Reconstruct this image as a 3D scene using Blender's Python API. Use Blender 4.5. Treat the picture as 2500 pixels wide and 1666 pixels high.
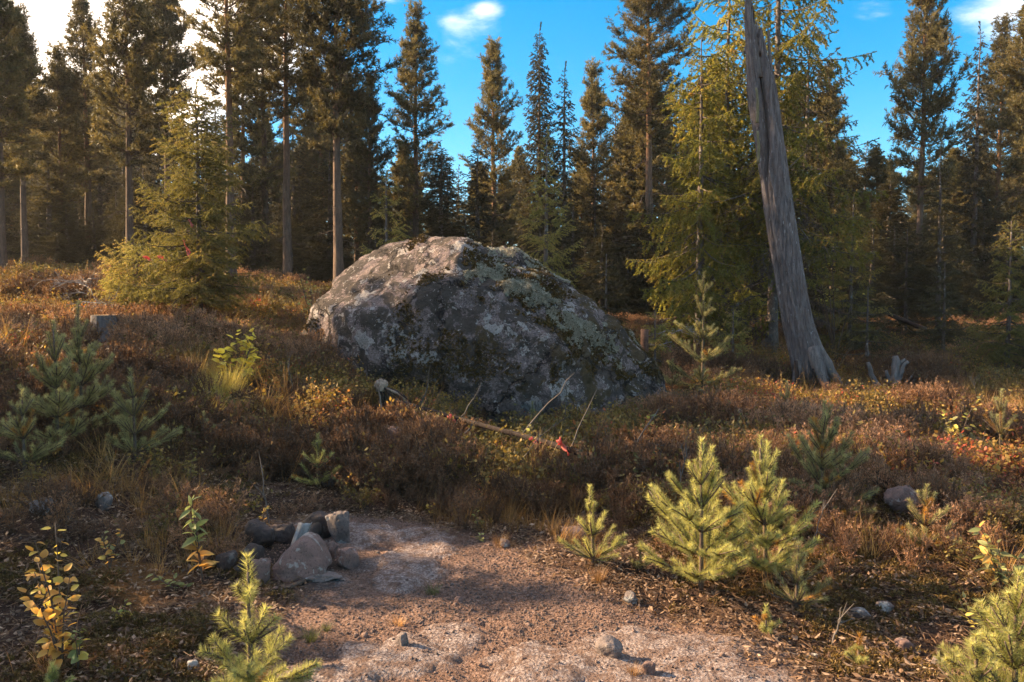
import bpy, math, random
import numpy as np
from mathutils import Matrix, Vector, Euler

for o in list(bpy.data.objects):
    bpy.data.objects.remove(o)
SC = bpy.context.scene
COL = SC.collection
R = math.radians

# ------------------------------------------------------------------ camera, sky, sun, exposure
F_PX, CX, CY, HOR = 1888.0, 1250.0, 833.0, 740.0          # measures of the photograph (2500 x 1666)
PITCH = math.atan((CY - HOR) / F_PX)
CAM_H = 1.7
cam = bpy.data.cameras.new('camera')
cam.sensor_width = 36.0
cam.lens = F_PX / 2500.0 * 36.0
cam.clip_start = 0.05
cam.clip_end = 3000.0
cam_o = bpy.data.objects.new('camera', cam)
cam_o.location = (0, 0, CAM_H)
cam_o.rotation_euler = (R(90) - PITCH, 0, 0)
COL.objects.link(cam_o)
SC.camera = cam_o

SUN_AZ = 79.0     # degrees left of the view axis
SUN_EL = 28.0
SUN_DIR = Vector((-math.sin(R(SUN_AZ)) * math.cos(R(SUN_EL)), math.cos(R(SUN_AZ)) * math.cos(R(SUN_EL)), math.sin(R(SUN_EL))))
sun = bpy.data.lights.new('sun', 'SUN')
sun.energy = 5.0
sun.angle = R(0.55)
sun.color = (1.0, 0.75, 0.46)
sun_o = bpy.data.objects.new('sun', sun)
sun_o.rotation_euler = (-SUN_DIR).to_track_quat('-Z', 'Y').to_euler()
sun_o.location = SUN_DIR * 60
COL.objects.link(sun_o)

SC.view_settings.view_transform = 'Standard'
SC.view_settings.look = 'None'
SC.view_settings.exposure = 1.92
SC.view_settings.gamma = 1.0
SC.view_settings.use_curve_mapping = False
SC.cycles.use_denoising = True
SC.cycles.use_adaptive_sampling = True
SC.cycles.adaptive_threshold = 0.025
SC.cycles.max_bounces = 6
SC.cycles.diffuse_bounces = 3
SC.cycles.glossy_bounces = 2
SC.cycles.transmission_bounces = 4
SC.cycles.transparent_max_bounces = 4
SC.cycles.sample_clamp_indirect = 6.0

def ray_dir(px, py):
    cx, cy = (px - CX) / F_PX, (CY - py) / F_PX
    return np.array([cx, math.cos(PITCH) + cy * math.sin(PITCH), -math.sin(PITCH) + cy * math.cos(PITCH)])

def at(px, py, y):
    d = ray_dir(px, py)
    return np.array([0, 0, CAM_H]) + d * (y / d[1])

world = bpy.data.worlds.new('World')
SC.world = world
world.use_nodes = True
wn, wl = world.node_tree.nodes, world.node_tree.links
wn.clear()
def N(nodes, typ, **kw):
    n = nodes.new(typ)
    for k, v in kw.items():
        if k in ('loc',):
            continue
        setattr(n, k, v)
    return n
def build_world():
    sky = N(wn, 'ShaderNodeTexSky', sky_type='NISHITA', sun_disc=False)
    sky.sun_elevation = R(SUN_EL)
    sky.sun_rotation = R(-SUN_AZ)       # measured from +Y towards +X
    sky.altitude = 100
    sky.air_density = 1.0
    sky.dust_density = 0.6
    sky.ozone_density = 2.0
    hs = N(wn, 'ShaderNodeHueSaturation')
    hs.inputs['Hue'].default_value = 0.488
    hs.inputs['Saturation'].default_value = 1.58
    hs.inputs['Value'].default_value = 1.0
    wl.new(sky.outputs[0], hs.inputs['Color'])
    geo = N(wn, 'ShaderNodeTexCoord')
    # clouds: broken noise everywhere, gathered around a few centres
    mp = N(wn, 'ShaderNodeMapping')
    mp.inputs['Scale'].default_value = (3.0, 3.0, 9.0)
    wl.new(geo.outputs['Generated'], mp.inputs['Vector'])
    nz = N(wn, 'ShaderNodeTexNoise')
    nz.inputs['Scale'].default_value = 1.6
    nz.inputs['Detail'].default_value = 8
    nz.inputs['Roughness'].default_value = 0.6
    nz.inputs['Distortion'].default_value = 0.3
    wl.new(mp.outputs[0], nz.inputs['Vector'])
    total = None
    for px, py, rad, amp in [(120, 40, 0.26, 1.25), (330, 60, 0.14, .7), (60, 250, 0.14, .9), (1190, 24, 0.026, .22), (1130, 55, 0.05, .12),
                             (940, -14, 0.05, .36), (2150, 10, 0.05, .22), (2440, 4, 0.07, .26), (1080, 55, 0.03, .15), (1700, -200, .1, .5), (-600, 200, .35, .8), (3200, 100, .25, .5)]:
        d = Vector(ray_dir(px, py)).normalized()
        dist = N(wn, 'ShaderNodeVectorMath', operation='DISTANCE')
        sc_ = N(wn, 'ShaderNodeVectorMath', operation='MULTIPLY')
        sc_.inputs[1].default_value = (1, 1, 2.2)
        wl.new(geo.outputs['Generated'], sc_.inputs[0])
        wl.new(sc_.outputs[0], dist.inputs[0])
        dist.inputs[1].default_value = (d.x, d.y, d.z * 2.2)
        mr = N(wn, 'ShaderNodeMapRange', interpolation_type='SMOOTHSTEP')
        mr.inputs['From Min'].default_value = rad * 1.5
        mr.inputs['From Max'].default_value = 0.0
        mr.inputs['To Min'].default_value = 0.0
        mr.inputs['To Max'].default_value = amp
        wl.new(dist.outputs['Value'], mr.inputs['Value'])
        if total is None:
            total = mr.outputs[0]
        else:
            ad = N(wn, 'ShaderNodeMath', operation='ADD')
            wl.new(total, ad.inputs[0]); wl.new(mr.outputs[0], ad.inputs[1])
            total = ad.outputs[0]
    ad = N(wn, 'ShaderNodeMath', operation='ADD')
    wl.new(total, ad.inputs[0]); wl.new(nz.outputs['Fac'], ad.inputs[1])
    # unseen broken cloud added overhead, continuing the wisps, to warm and fill the shade
    sep = N(wn, 'ShaderNodeSeparateXYZ'); wl.new(geo.outputs['Generated'], sep.inputs[0])
    ov = N(wn, 'ShaderNodeMapRange', interpolation_type='SMOOTHSTEP')
    ov.inputs['From Min'].default_value = 0.40; ov.inputs['From Max'].default_value = 0.62; ov.inputs['To Max'].default_value = 0.32
    wl.new(sep.outputs[2], ov.inputs['Value'])
    ad2 = N(wn, 'ShaderNodeMath', operation='ADD'); wl.new(ad.outputs[0], ad2.inputs[0]); wl.new(ov.outputs[0], ad2.inputs[1]); ad = ad2
    mr = N(wn, 'ShaderNodeMapRange', interpolation_type='SMOOTHSTEP')
    mr.inputs['From Min'].default_value = 0.66
    mr.inputs['From Max'].default_value = 1.25
    mr.inputs['To Max'].default_value = 0.95
    wl.new(ad.outputs[0], mr.inputs['Value'])
    mix = N(wn, 'ShaderNodeMix', data_type='RGBA')
    wl.new(mr.outputs[0], mix.inputs['Factor'])
    wl.new(hs.outputs[0], mix.inputs[6])
    mix.inputs[7].default_value = (15.0, 12.6, 10.2, 1)
    bg = N(wn, 'ShaderNodeBackground')
    bg.inputs['Strength'].default_value = 0.074
    wl.new(mix.outputs[2], bg.inputs['Color'])
    out = N(wn, 'ShaderNodeOutputWorld')
    wl.new(bg.outputs[0], out.inputs['Surface'])
build_world()

# ------------------------------------------------------------------ small tools
def vnoise(x, y, seed=0):
    """smooth value noise in 2D, 0..1"""
    x = np.asarray(x, float); y = np.asarray(y, float)
    xi, yi = np.floor(x).astype(np.int64), np.floor(y).astype(np.int64)
    xf, yf = x - xi, y - yi
    def h(a, b):
        n = (a * 374761393 + b * 668265263 + seed * 1442695041) & 0xFFFFFFFF
        n = ((n ^ (n >> 13)) * 1274126177) & 0xFFFFFFFF
        n = n ^ (n >> 16)
        return (n & 0xFFFF) / 65535.0
    u, v = xf * xf * (3 - 2 * xf), yf * yf * (3 - 2 * yf)
    return (h(xi, yi) * (1 - u) + h(xi + 1, yi) * u) * (1 - v) + (h(xi, yi + 1) * (1 - u) + h(xi + 1, yi + 1) * u) * v

def fbm(x, y, seed=0, oct=4):
    s, a, t = 0, 1.0, 0
    for i in range(oct):
        s = s + a * vnoise(x * 2 ** i, y * 2 ** i, seed + i * 17)
        t += a
        a *= 0.5
    return s / t

def vnoise3(p, seed=0):
    p = np.asarray(p, float)
    i = np.floor(p).astype(np.int64); f = p - i
    u = f * f * (3 - 2 * f)
    def h(a, b, c):
        n = (a * 374761393 + b * 668265263 + c * 2147483647 + seed * 1442695041) & 0xFFFFFFFF
        n = ((n ^ (n >> 13)) * 1274126177) & 0xFFFFFFFF
        n = n ^ (n >> 16)
        return (n & 0xFFFF) / 65535.0
    r = 0
    for dx in (0, 1):
        for dy in (0, 1):
            for dz in (0, 1):
                w = (u[:, 0] if dx else 1 - u[:, 0]) * (u[:, 1] if dy else 1 - u[:, 1]) * (u[:, 2] if dz else 1 - u[:, 2])
                r = r + w * h(i[:, 0] + dx, i[:, 1] + dy, i[:, 2] + dz)
    return r

def fbm3(p, seed=0, oct=4):
    s, a, t = 0, 1.0, 0
    for i in range(oct):
        s = s + a * vnoise3(p * 2 ** i, seed + i * 31)
        t += a; a *= 0.5
    return s / t

def sstep(a, b, x):
    t = np.clip((x - a) / (b - a), 0, 1)
    return t * t * (3 - 2 * t)

def mk_mesh(name, V, T, mats, midx=None, rnd=None, smooth=False, attrs=None):
    me = bpy.data.meshes.new(name)
    V = np.asarray(V, np.float32); T = np.asarray(T, np.int32)
    k = T.shape[1]
    me.vertices.add(len(V)); me.vertices.foreach_set('co', V.ravel())
    me.loops.add(T.size); me.loops.foreach_set('vertex_index', T.ravel())
    me.polygons.add(len(T)); me.polygons.foreach_set('loop_start', np.arange(0, T.size, k, dtype=np.int32))
    for m in mats:
        me.materials.append(m)
    if midx is not None:
        me.polygons.foreach_set('material_index', np.asarray(midx, np.int32))
    if smooth is True:
        me.polygons.foreach_set('use_smooth', np.ones(len(T), bool))
    elif smooth is not False:
        me.polygons.foreach_set('use_smooth', np.asarray(smooth, bool))
    if rnd is not None:
        a = me.attributes.new('rnd', 'FLOAT', 'POINT'); a.data.foreach_set('value', np.asarray(rnd, np.float32))
    for kx, v in (attrs or {}).items():
        a = me.attributes.new(kx, 'FLOAT', 'POINT'); a.data.foreach_set('value', np.asarray(v, np.float32))
    me.update(calc_edges=True)
    me.validate()
    return me

class G:
    """collects triangles with a material index and a per-vertex value"""
    def __init__(s):
        s.V, s.T, s.M, s.A, s.S, s.n = [], [], [], [], [], 0
    def add(s, V, T, m=0, a=0.5, smooth=False):
        V = np.asarray(V, float); T = np.asarray(T, np.int64)
        if len(V) == 0:
            return
        s.V.append(V); s.T.append(T + s.n); s.M.append(np.full(len(T), m)); s.S.append(np.full(len(T), smooth))
        s.A.append(np.broadcast_to(np.asarray(a, float), (len(V),)).copy()); s.n += len(V)
    def arrays(s):
        return np.concatenate(s.V), np.concatenate(s.T), np.concatenate(s.M), np.concatenate(s.A), np.concatenate(s.S)
    def mesh(s, name, mats):
        V, T, M, A, S = s.arrays()
        return mk_mesh(name, V, T, mats, M, A, S)
    def add_xf(s, arr, Mx, p, amul=1.0, aadd=0.0, mmap=None):
        V, T, M, A, S = arr
        s.V.append(V @ Mx.T + p); s.T.append(T + s.n); s.M.append(M if mmap is None else mmap[M]); s.A.append(A * amul + aadd); s.S.append(S); s.n += len(V)

def norm(v):
    v = np.asarray(v, float)
    return v / np.maximum(np.linalg.norm(v, axis=-1, keepdims=True), 1e-9)

def tube(path, rad, sides=6, cap=True, jitter=None):
    P = np.asarray(path, float); n = len(P)
    rad = np.broadcast_to(np.asarray(rad, float), (n,))
    tan = np.gradient(P, axis=0); tan = norm(tan)
    ref = np.array([0, 0, 1.0]) if abs(tan[0][2]) < 0.9 else np.array([1.0, 0, 0])
    A = norm(np.cross(tan, ref)); B = np.cross(tan, A)
    th = np.linspace(0, 2 * np.pi, sides, endpoint=False)
    ring = (A[:, None, :] * np.cos(th)[None, :, None] + B[:, None, :] * np.sin(th)[None, :, None])
    rr = rad[:, None, None] * (1.0 if jitter is None else jitter[:, :, None])
    V = (P[:, None, :] + ring * rr).reshape(-1, 3)
    i = np.arange(n - 1)[:, None] * sides; j = np.arange(sides)[None, :]; j2 = (j + 1) % sides
    a, b, c, d = (i + j).ravel(), (i + j2).ravel(), (i + sides + j2).ravel(), (i + sides + j).ravel()
    T = np.concatenate([np.stack([a, b, c], 1), np.stack([a, c, d], 1)])
    if cap:
        nv = len(V)
        V = np.concatenate([V, P[:1], P[-1:]])
        jj = np.arange(sides); k2 = (jj + 1) % sides
        T = np.concatenate([T, np.stack([np.full(sides, nv), k2, jj], 1), np.stack([np.full(sides, nv + 1), (n - 1) * sides + jj, (n - 1) * sides + k2], 1)])
    return V, T

def needles(rng, P0, P1, step, k, ln, w, fwd=0.7, upb=0.0, a=0.5, av=0.25):
    """needle triangles along line pieces"""
    P0 = np.atleast_2d(P0); P1 = np.atleast_2d(P1)
    L = np.linalg.norm(P1 - P0, axis=1)
    n = np.maximum(1, np.ceil(L / step).astype(int))
    idx = np.repeat(np.arange(len(L)), n * k)
    t = rng.random(len(idx))[:, None]
    pos = P0[idx] * (1 - t) + P1[idx] * t
    ax = norm(P1 - P0)[idx]
    rv = rng.normal(size=(len(idx), 3)); rv[:, 2] += upb
    perp = norm(rv - (rv * ax).sum(1, keepdims=True) * ax)
    d = norm(ax * (fwd + rng.normal(0, .15, (len(idx), 1))) + perp)
    s = norm(np.cross(d, rng.normal(size=d.shape)))
    l = ln * rng.uniform(0.7, 1.15, (len(idx), 1))
    V = np.empty((len(idx), 3, 3))
    V[:, 0] = pos - s * w / 2; V[:, 1] = pos + s * w / 2; V[:, 2] = pos + d * l
    aa = np.broadcast_to(a, (len(L),))[idx] if np.ndim(a) else np.full(len(idx), a)
    aa = np.clip(aa + rng.uniform(-av, av, len(idx)), 0, 1)
    return V.reshape(-1, 3), np.arange(len(idx) * 3).reshape(-1, 3), np.repeat(aa, 3)

def lines_ribbon(rng, P0, P1, w0, w1):
    """thin twigs as crossed pairs of narrow strips"""
    P0 = np.atleast_2d(P0); P1 = np.atleast_2d(P1)
    ax = norm(P1 - P0)
    s = norm(np.cross(ax, rng.normal(size=ax.shape)))
    V, T, n = [], [], 0
    for q in (s, np.cross(ax, s)):
        m = len(P0)
        Q = np.empty((m, 4, 3))
        Q[:, 0] = P0 - q * w0 / 2; Q[:, 1] = P0 + q * w0 / 2; Q[:, 2] = P1 + q * w1 / 2; Q[:, 3] = P1 - q * w1 / 2
        V.append(Q.reshape(-1, 3))
        b = np.arange(m)[:, None] * 4 + n
        T.append(np.concatenate([b + np.array([0, 1, 2]), b + np.array([0, 2, 3])])); n += m * 4
    return np.concatenate(V), np.concatenate(T)

def rotz(a):
    c, s = math.cos(a), math.sin(a)
    return np.array([[c, -s, 0], [s, c, 0], [0, 0, 1.0]])
def roty(a):
    c, s = math.cos(a), math.sin(a)
    return np.array([[c, 0, s], [0, 1, 0], [-s, 0, c]])
def rotx(a):
    c, s = math.cos(a), math.sin(a)
    return np.array([[1, 0, 0], [0, c, -s], [0, s, c]])
def frame_to(d, roll=0.0):
    """matrix whose x axis runs along d, z kept up"""
    d = norm(d)
    up = np.array([0, 0, 1.0]) if abs(d[2]) < 0.98 else np.array([0, 1.0, 0])
    y = norm(np.cross(up, d)); z = np.cross(d, y)
    return np.stack([d, y, z], 1) @ rotx(roll)

def mat4(M3, p):
    m = np.eye(4); m[:3, :3] = M3; m[:3, 3] = p
    return Matrix(m.tolist())

def obj(name, me, parent=None, M=None, label=None, cat=None, group=None, kind=None):
    o = bpy.data.objects.new(name, me)
    COL.objects.link(o)
    if parent is not None:
        o.parent = parent
    if M is not None:
        o.matrix_local = M if isinstance(M, Matrix) else Matrix.Translation(Vector([float(q) for q in M]))
    if label: o['label'] = label
    if cat: o['category'] = cat
    if group: o['group'] = group
    if kind: o['kind'] = kind
    return o
def thing(name, p, label, cat, group=None, rz=0.0):
    o = obj(name, None, None, mat4(rotz(rz), p), label, cat, group)
    o.empty_display_size = 0.2
    return o

# ------------------------------------------------------------------ materials
def new_mat(name):
    m = bpy.data.materials.new(name); m.use_nodes = True
    m.node_tree.nodes.clear()
    return m, m.node_tree.nodes, m.node_tree.links
def ramp(nodes, stops, interp='LINEAR'):
    n = nodes.new('ShaderNodeValToRGB')
    e = n.color_ramp.elements
    n.color_ramp.interpolation = interp
    while len(e) < len(stops):
        e.new(0.5)
    for el, (p, c) in zip(e, stops):
        el.position = p; el.color = (*c, 1) if len(c) == 3 else c
    return n
def noise(nodes, links, vec, scale, detail=4, rough=0.55, dist=0.0):
    n = nodes.new('ShaderNodeTexNoise')
    n.inputs['Scale'].default_value = scale; n.inputs['Detail'].default_value = detail
    n.inputs['Roughness'].default_value = rough; n.inputs['Distortion'].default_value = dist
    if vec is not None:
        links.new(vec, n.inputs['Vector'])
    return n
def mixc(nodes, links, fac, a, b, blend='MIX'):
    n = nodes.new('ShaderNodeMix'); n.data_type = 'RGBA'; n.blend_type = blend
    for sock, v in ((n.inputs['Factor'], fac), (n.inputs[6], a), (n.inputs[7], b)):
        if isinstance(v, (int, float)):
            sock.default_value = v
        elif isinstance(v, tuple):
            sock.default_value = (*v, 1)
        else:
            links.new(v, sock)
    return n.outputs[2]
def mrange(nodes, links, v, a, b, c=0.0, d=1.0):
    n = nodes.new('ShaderNodeMapRange'); n.interpolation_type = 'SMOOTHSTEP'
    links.new(v, n.inputs['Value'])
    for k, q in zip(('From Min', 'From Max', 'To Min', 'To Max'), (a, b, c, d)):
        n.inputs[k].default_value = q
    return n.outputs[0]
def mathn(nodes, links, op, a, b=None):
    n = nodes.new('ShaderNodeMath'); n.operation = op
    for i, v in enumerate((a, b)):
        if v is None: continue
        if isinstance(v, (int, float)): n.inputs[i].default_value = v
        else: links.new(v, n.inputs[i])
    return n.outputs[0]

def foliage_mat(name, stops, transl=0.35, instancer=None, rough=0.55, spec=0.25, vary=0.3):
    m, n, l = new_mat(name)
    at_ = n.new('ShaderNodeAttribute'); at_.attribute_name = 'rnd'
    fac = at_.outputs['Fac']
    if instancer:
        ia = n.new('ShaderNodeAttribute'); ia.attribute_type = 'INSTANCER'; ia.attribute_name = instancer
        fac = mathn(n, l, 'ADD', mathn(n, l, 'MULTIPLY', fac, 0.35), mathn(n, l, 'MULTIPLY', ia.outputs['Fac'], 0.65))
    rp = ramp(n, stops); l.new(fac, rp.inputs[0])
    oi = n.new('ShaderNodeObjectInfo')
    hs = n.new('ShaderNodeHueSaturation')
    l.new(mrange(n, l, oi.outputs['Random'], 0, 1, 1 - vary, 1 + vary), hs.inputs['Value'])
    l.new(rp.outputs[0], hs.inputs['Color'])
    pb = n.new('ShaderNodeBsdfPrincipled')
    pb.inputs['Roughness'].default_value = rough
    pb.inputs['Specular IOR Level'].default_value = spec
    l.new(hs.outputs[0], pb.inputs['Base Color'])
    tr = n.new('ShaderNodeBsdfTranslucent')
    l.new(mixc(n, l, 0.5, hs.outputs[0], (1.0, 0.9, 0.35), 'MULTIPLY'), tr.inputs['Color'])
    g = n.new('ShaderNodeHueSaturation'); g.inputs['Value'].default_value = 1.7
    l.new(tr.inputs['Color'].links[0].from_socket, g.inputs['Color']); l.new(g.outputs[0], tr.inputs['Color'])
    mx = n.new('ShaderNodeMixShader'); mx.inputs[0].default_value = transl
    l.new(pb.outputs[0], mx.inputs[1]); l.new(tr.outputs[0], mx.inputs[2])
    o = n.new('ShaderNodeOutputMaterial'); l.new(mx.outputs[0], o.inputs[0])
    return m

def bark_mat(name, dark, light, scale=18, stretch=0.18, bump=0.6, flakes=None, zmix=None):
    m, n, l = new_mat(name)
    tc = n.new('ShaderNodeTexCoord')
    mp = n.new('ShaderNodeMapping'); mp.inputs['Scale'].default_value = (1, 1, stretch)
    l.new(tc.outputs['Object'], mp.inputs[0])
    a = noise(n, l, mp.outputs[0], scale, 6, 0.65, 0.4)
    b = noise(n, l, tc.outputs['Object'], scale * 2.5, 5, 0.7)
    fac = mathn(n, l, 'ADD', mathn(n, l, 'MULTIPLY', a.outputs[0], 0.7), mathn(n, l, 'MULTIPLY', b.outputs[0], 0.3))
    rp = ramp(n, [(0.32, dark), (0.66, light)]); l.new(fac, rp.inputs[0])
    col = rp.outputs[0]
    if zmix:
        z0, z1, c2 = zmix
        sx = n.new('ShaderNodeSeparateXYZ'); l.new(tc.outputs['Object'], sx.inputs[0])
        zf = mrange(n, l, sx.outputs[2], z0, z1)
        col = mixc(n, l, zf, col, mixc(n, l, 0.55, col, c2))
    if flakes:
        c = noise(n, l, tc.outputs['Object'], 9, 3, 0.5)
        col = mixc(n, l, mrange(n, l, c.outputs[0], 0.56, 0.66, 0, 0.7), col, flakes)
    pb = n.new('ShaderNodeBsdfPrincipled'); pb.inputs['Roughness'].default_value = 0.85; pb.inputs['Specular IOR Level'].default_value = 0.2
    l.new(col, pb.inputs['Base Color'])
    bp = n.new('ShaderNodeBump'); bp.inputs['Strength'].default_value = bump; bp.inputs['Distance'].default_value = 0.02
    l.new(fac, bp.inputs['Height']); l.new(bp.outputs[0], pb.inputs['Normal'])
    o = n.new('ShaderNodeOutputMaterial'); l.new(pb.outputs[0], o.inputs[0])
    return m

def granite_mat(name, base=(0.30, 0.22, 0.20), lichen=0.5, soot=0.0, speck=1.0, scale=1.0, moss=0.0):
    m, n, l = new_mat(name)
    tc = n.new('ShaderNodeTexCoord'); oi = n.new('ShaderNodeObjectInfo')
    ad = n.new('ShaderNodeVectorMath'); ad.operation = 'ADD'
    cb = n.new('ShaderNodeCombineXYZ'); l.new(mathn(n, l, 'MULTIPLY', oi.outputs['Random'], 40.0), cb.inputs[0])
    l.new(tc.outputs['Object'], ad.inputs[0]); l.new(cb.outputs[0], ad.inputs[1])
    v = ad.outputs[0]
    big = noise(n, l, v, 6 * scale, 4, 0.6)
    fine = noise(n, l, v, 95 * scale, 4, 0.75)
    vor = n.new('ShaderNodeTexVoronoi'); vor.inputs['Scale'].default_value = 220 * scale; l.new(v, vor.inputs['Vector'])
    col = mixc(n, l, big.outputs[0], tuple(c * 0.72 for c in base), tuple(c * 1.3 for c in base))
    sp = ramp(n, [(0.30, (0.05, 0.045, 0.045)), (0.45, (0.5, 0.5, 0.5)), (0.60, (0.5, 0.5, 0.5)), (0.75, (0.85, 0.8, 0.78))]); l.new(fine.outputs[0], sp.inputs[0])
    col = mixc(n, l, 0.95 * speck, col, sp.outputs[0], 'OVERLAY')
    if lichen > 0:
        a = noise(n, l, v, 11 * scale, 6, 0.7, 0.6)
        col = mixc(n, l, mrange(n, l, a.outputs[0], 0.52, 0.60, 0, lichen), col, (0.07, 0.06, 0.05))
        b = noise(n, l, v, 17 * scale, 6, 0.65, 0.4)
        col = mixc(n, l, mrange(n, l, b.outputs[0], 0.58, 0.63, 0, lichen), col, (0.45, 0.44, 0.40))
    if soot > 0:
        s_ = noise(n, l, v, 4 * scale, 4, 0.6)
        col = mixc(n, l, mrange(n, l, s_.outputs[0], 0.35, 0.6, soot * 0.5, soot), col, (0.02, 0.018, 0.017))
    pb = n.new('ShaderNodeBsdfPrincipled'); pb.inputs['Roughness'].default_value = 0.82; pb.inputs['Specular IOR Level'].default_value = 0.3
    l.new(col, pb.inputs['Base Color'])
    hh = mathn(n, l, 'ADD', fine.outputs[0], mathn(n, l, 'MULTIPLY', big.outputs[0], 3.0))
    bp = n.new('ShaderNodeBump'); bp.inputs['Strength'].default_value = 0.8; bp.inputs['Distance'].default_value = 0.012
    l.new(hh, bp.inputs['Height']); l.new(bp.outputs[0], pb.inputs['Normal'])
    o = n.new('ShaderNodeOutputMaterial'); l.new(pb.outputs[0], o.inputs[0])
    return m

def plain_mat(name, c, rough=0.7, transl=0.0, c2=None, scale=20):
    m, n, l = new_mat(name)
    tc = n.new('ShaderNodeTexCoord')
    nz = noise(n, l, tc.outputs['Object'], scale, 4, 0.6)
    col = mixc(n, l, mrange(n, l, nz.outputs[0], .35, .65), c, c2 or tuple(q * 0.6 for q in c))
    pb = n.new('ShaderNodeBsdfPrincipled'); pb.inputs['Roughness'].default_value = rough; pb.inputs['Specular IOR Level'].default_value = 0.3
    l.new(col, pb.inputs['Base Color'])
    sh = pb.outputs[0]
    if transl:
        tr = n.new('ShaderNodeBsdfTranslucent'); l.new(col, tr.inputs['Color'])
        mx = n.new('ShaderNodeMixShader'); mx.inputs[0].default_value = transl
        l.new(sh, mx.inputs[1]); l.new(tr.outputs[0], mx.inputs[2]); sh = mx.outputs[0]
    o = n.new('ShaderNodeOutputMaterial'); l.new(sh, o.inputs[0])
    return m

MT = {}
MT['pine_bark'] = bark_mat('pine_bark', (0.055, 0.035, 0.026), (0.20, 0.125, 0.085), 16, 0.25, zmix=(2.5, 7.0, (0.34, 0.15, 0.06)))
MT['spruce_bark'] = bark_mat('spruce_bark', (0.06, 0.043, 0.036), (0.19, 0.14, 0.115), 26, 0.5, flakes=(0.26, 0.24, 0.22))
MT['twig'] = plain_mat('twig_bark', (0.13, 0.085, 0.06))
MT['dead_twig'] = plain_mat('dead_spruce_twig', (0.12, 0.09, 0.075), 0.9)
MT['grey_twig'] = plain_mat('grey_dead_twig', (0.13, 0.105, 0.09), 0.85)
MT['pine_needle_far'] = foliage_mat('pine_needles_far', [(0, (0.032, 0.030, 0.013)), (0.5, (0.098, 0.083, 0.034)), (1, (0.185, 0.135, 0.055))], 0.35)
MT['spruce_dark'] = foliage_mat('spruce_needles_dark', [(0, (0.024, 0.021, 0.010)), (0.6, (0.058, 0.048, 0.019)), (1, (0.10, 0.078, 0.03))], 0.25)  # darker spruce needles for trees in shade; the shade is in the colour
MT['spruce_sunlit'] = foliage_mat('spruce_needles_sunlit', [(0, (0.06, 0.055, 0.012)), (0.5, (0.165, 0.162, 0.034)), (0.85, (0.275, 0.24, 0.05)), (1, (0.36, 0.21, 0.05))], 0.45)  # sunlight on the big spruces put into the needle colour
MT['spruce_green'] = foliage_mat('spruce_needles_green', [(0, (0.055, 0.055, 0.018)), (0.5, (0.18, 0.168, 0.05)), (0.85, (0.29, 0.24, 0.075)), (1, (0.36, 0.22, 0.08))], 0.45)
MT['pine_young'] = foliage_mat('young_pine_needles', [(0, (0.17, 0.165, 0.055)), (0.5, (0.30, 0.295, 0.10)), (1, (0.45, 0.42, 0.17))], 0.45, vary=0.2)  # brighter needles for the sunlit young pines, their light put into the colour
MT['pine_soft'] = foliage_mat('shaded_pine_needles', [(0, (0.145, 0.130, 0.052)), (0.5, (0.255, 0.228, 0.10)), (1, (0.37, 0.335, 0.155))], 0.4, vary=0.2)  # duller copy, mostly for young pines in shade; the dimness is in the colour
MT['pine_orange'] = foliage_mat('old_orange_needles', [(0, (0.25, 0.12, 0.03)), (1, (0.42, 0.22, 0.05))], 0.4)
MT['leaf_yellow'] = foliage_mat('yellow_leaf', [(0, (0.45, 0.27, 0.05)), (0.5, (0.55, 0.42, 0.09)), (1, (0.60, 0.55, 0.16))], 0.45, vary=0.25)
MT['leaf_orange'] = foliage_mat('orange_birch_leaf', [(0, (0.40, 0.19, 0.04)), (0.5, (0.52, 0.28, 0.07)), (1, (0.58, 0.42, 0.13))], 0.45, vary=0.3)
MT['leaf_green'] = foliage_mat('pale_green_leaf', [(0, (0.17, 0.19, 0.06)), (0.5, (0.27, 0.29, 0.11)), (1, (0.38, 0.37, 0.17))], 0.42, vary=0.25)
MT['leaf_olive'] = foliage_mat('olive_leaf', [(0, (0.12, 0.12, 0.045)), (0.5, (0.20, 0.19, 0.075)), (1, (0.30, 0.25, 0.10))], 0.4, vary=0.25)
MT['lime_leaf'] = foliage_mat('lime_leaf', [(0, (0.50, 0.40, 0.05)), (1, (0.74, 0.60, 0.12))], 0.5, vary=0.2)
MT['heather'] = foliage_mat('heather', [(0, (0.060, 0.032, 0.018)), (0.35, (0.165, 0.085, 0.045)), (0.7, (0.30, 0.155, 0.085)), (1, (0.42, 0.235, 0.14))], 0.3, instancer='tint')
MT['berry'] = foliage_mat('berry_shrub', [(0, (0.075, 0.065, 0.020)), (0.40, (0.18, 0.13, 0.038)), (0.65, (0.34, 0.20, 0.05)), (0.85, (0.36, 0.09, 0.05)), (1, (0.46, 0.08, 0.07))], 0.35, instancer='tint')
MT['straw'] = foliage_mat('straw_grass', [(0, (0.13, 0.075, 0.03)), (0.5, (0.29, 0.155, 0.055)), (1, (0.46, 0.31, 0.12))], 0.35, instancer='tint')
MT['straw_plain'] = foliage_mat('dry_grass', [(0, (0.20, 0.10, 0.045)), (0.5, (0.34, 0.17, 0.075)), (1, (0.48, 0.32, 0.17))], 0.35)
MT['grass_green'] = foliage_mat('olive_grass', [(0, (0.10, 0.10, 0.03)), (1, (0.24, 0.23, 0.08))], 0.35)
MT['pebble'] = granite_mat('pebble_granite', (0.34, 0.215, 0.165), 0.0, 0.0, 0.8, 1.0)
MT['stone'] = granite_mat('pink_granite', (0.185, 0.112, 0.092), 0.4, 0.0, 1.0, 0.7)
MT['stone_soot'] = granite_mat('sooty_granite', (0.11, 0.07, 0.058), 0.3, 0.8, 0.9, 0.7)
MT['stone_grey'] = granite_mat('lichen_granite', (0.165, 0.125, 0.11), 0.55, 0.0, 1.0, 0.7)
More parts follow.
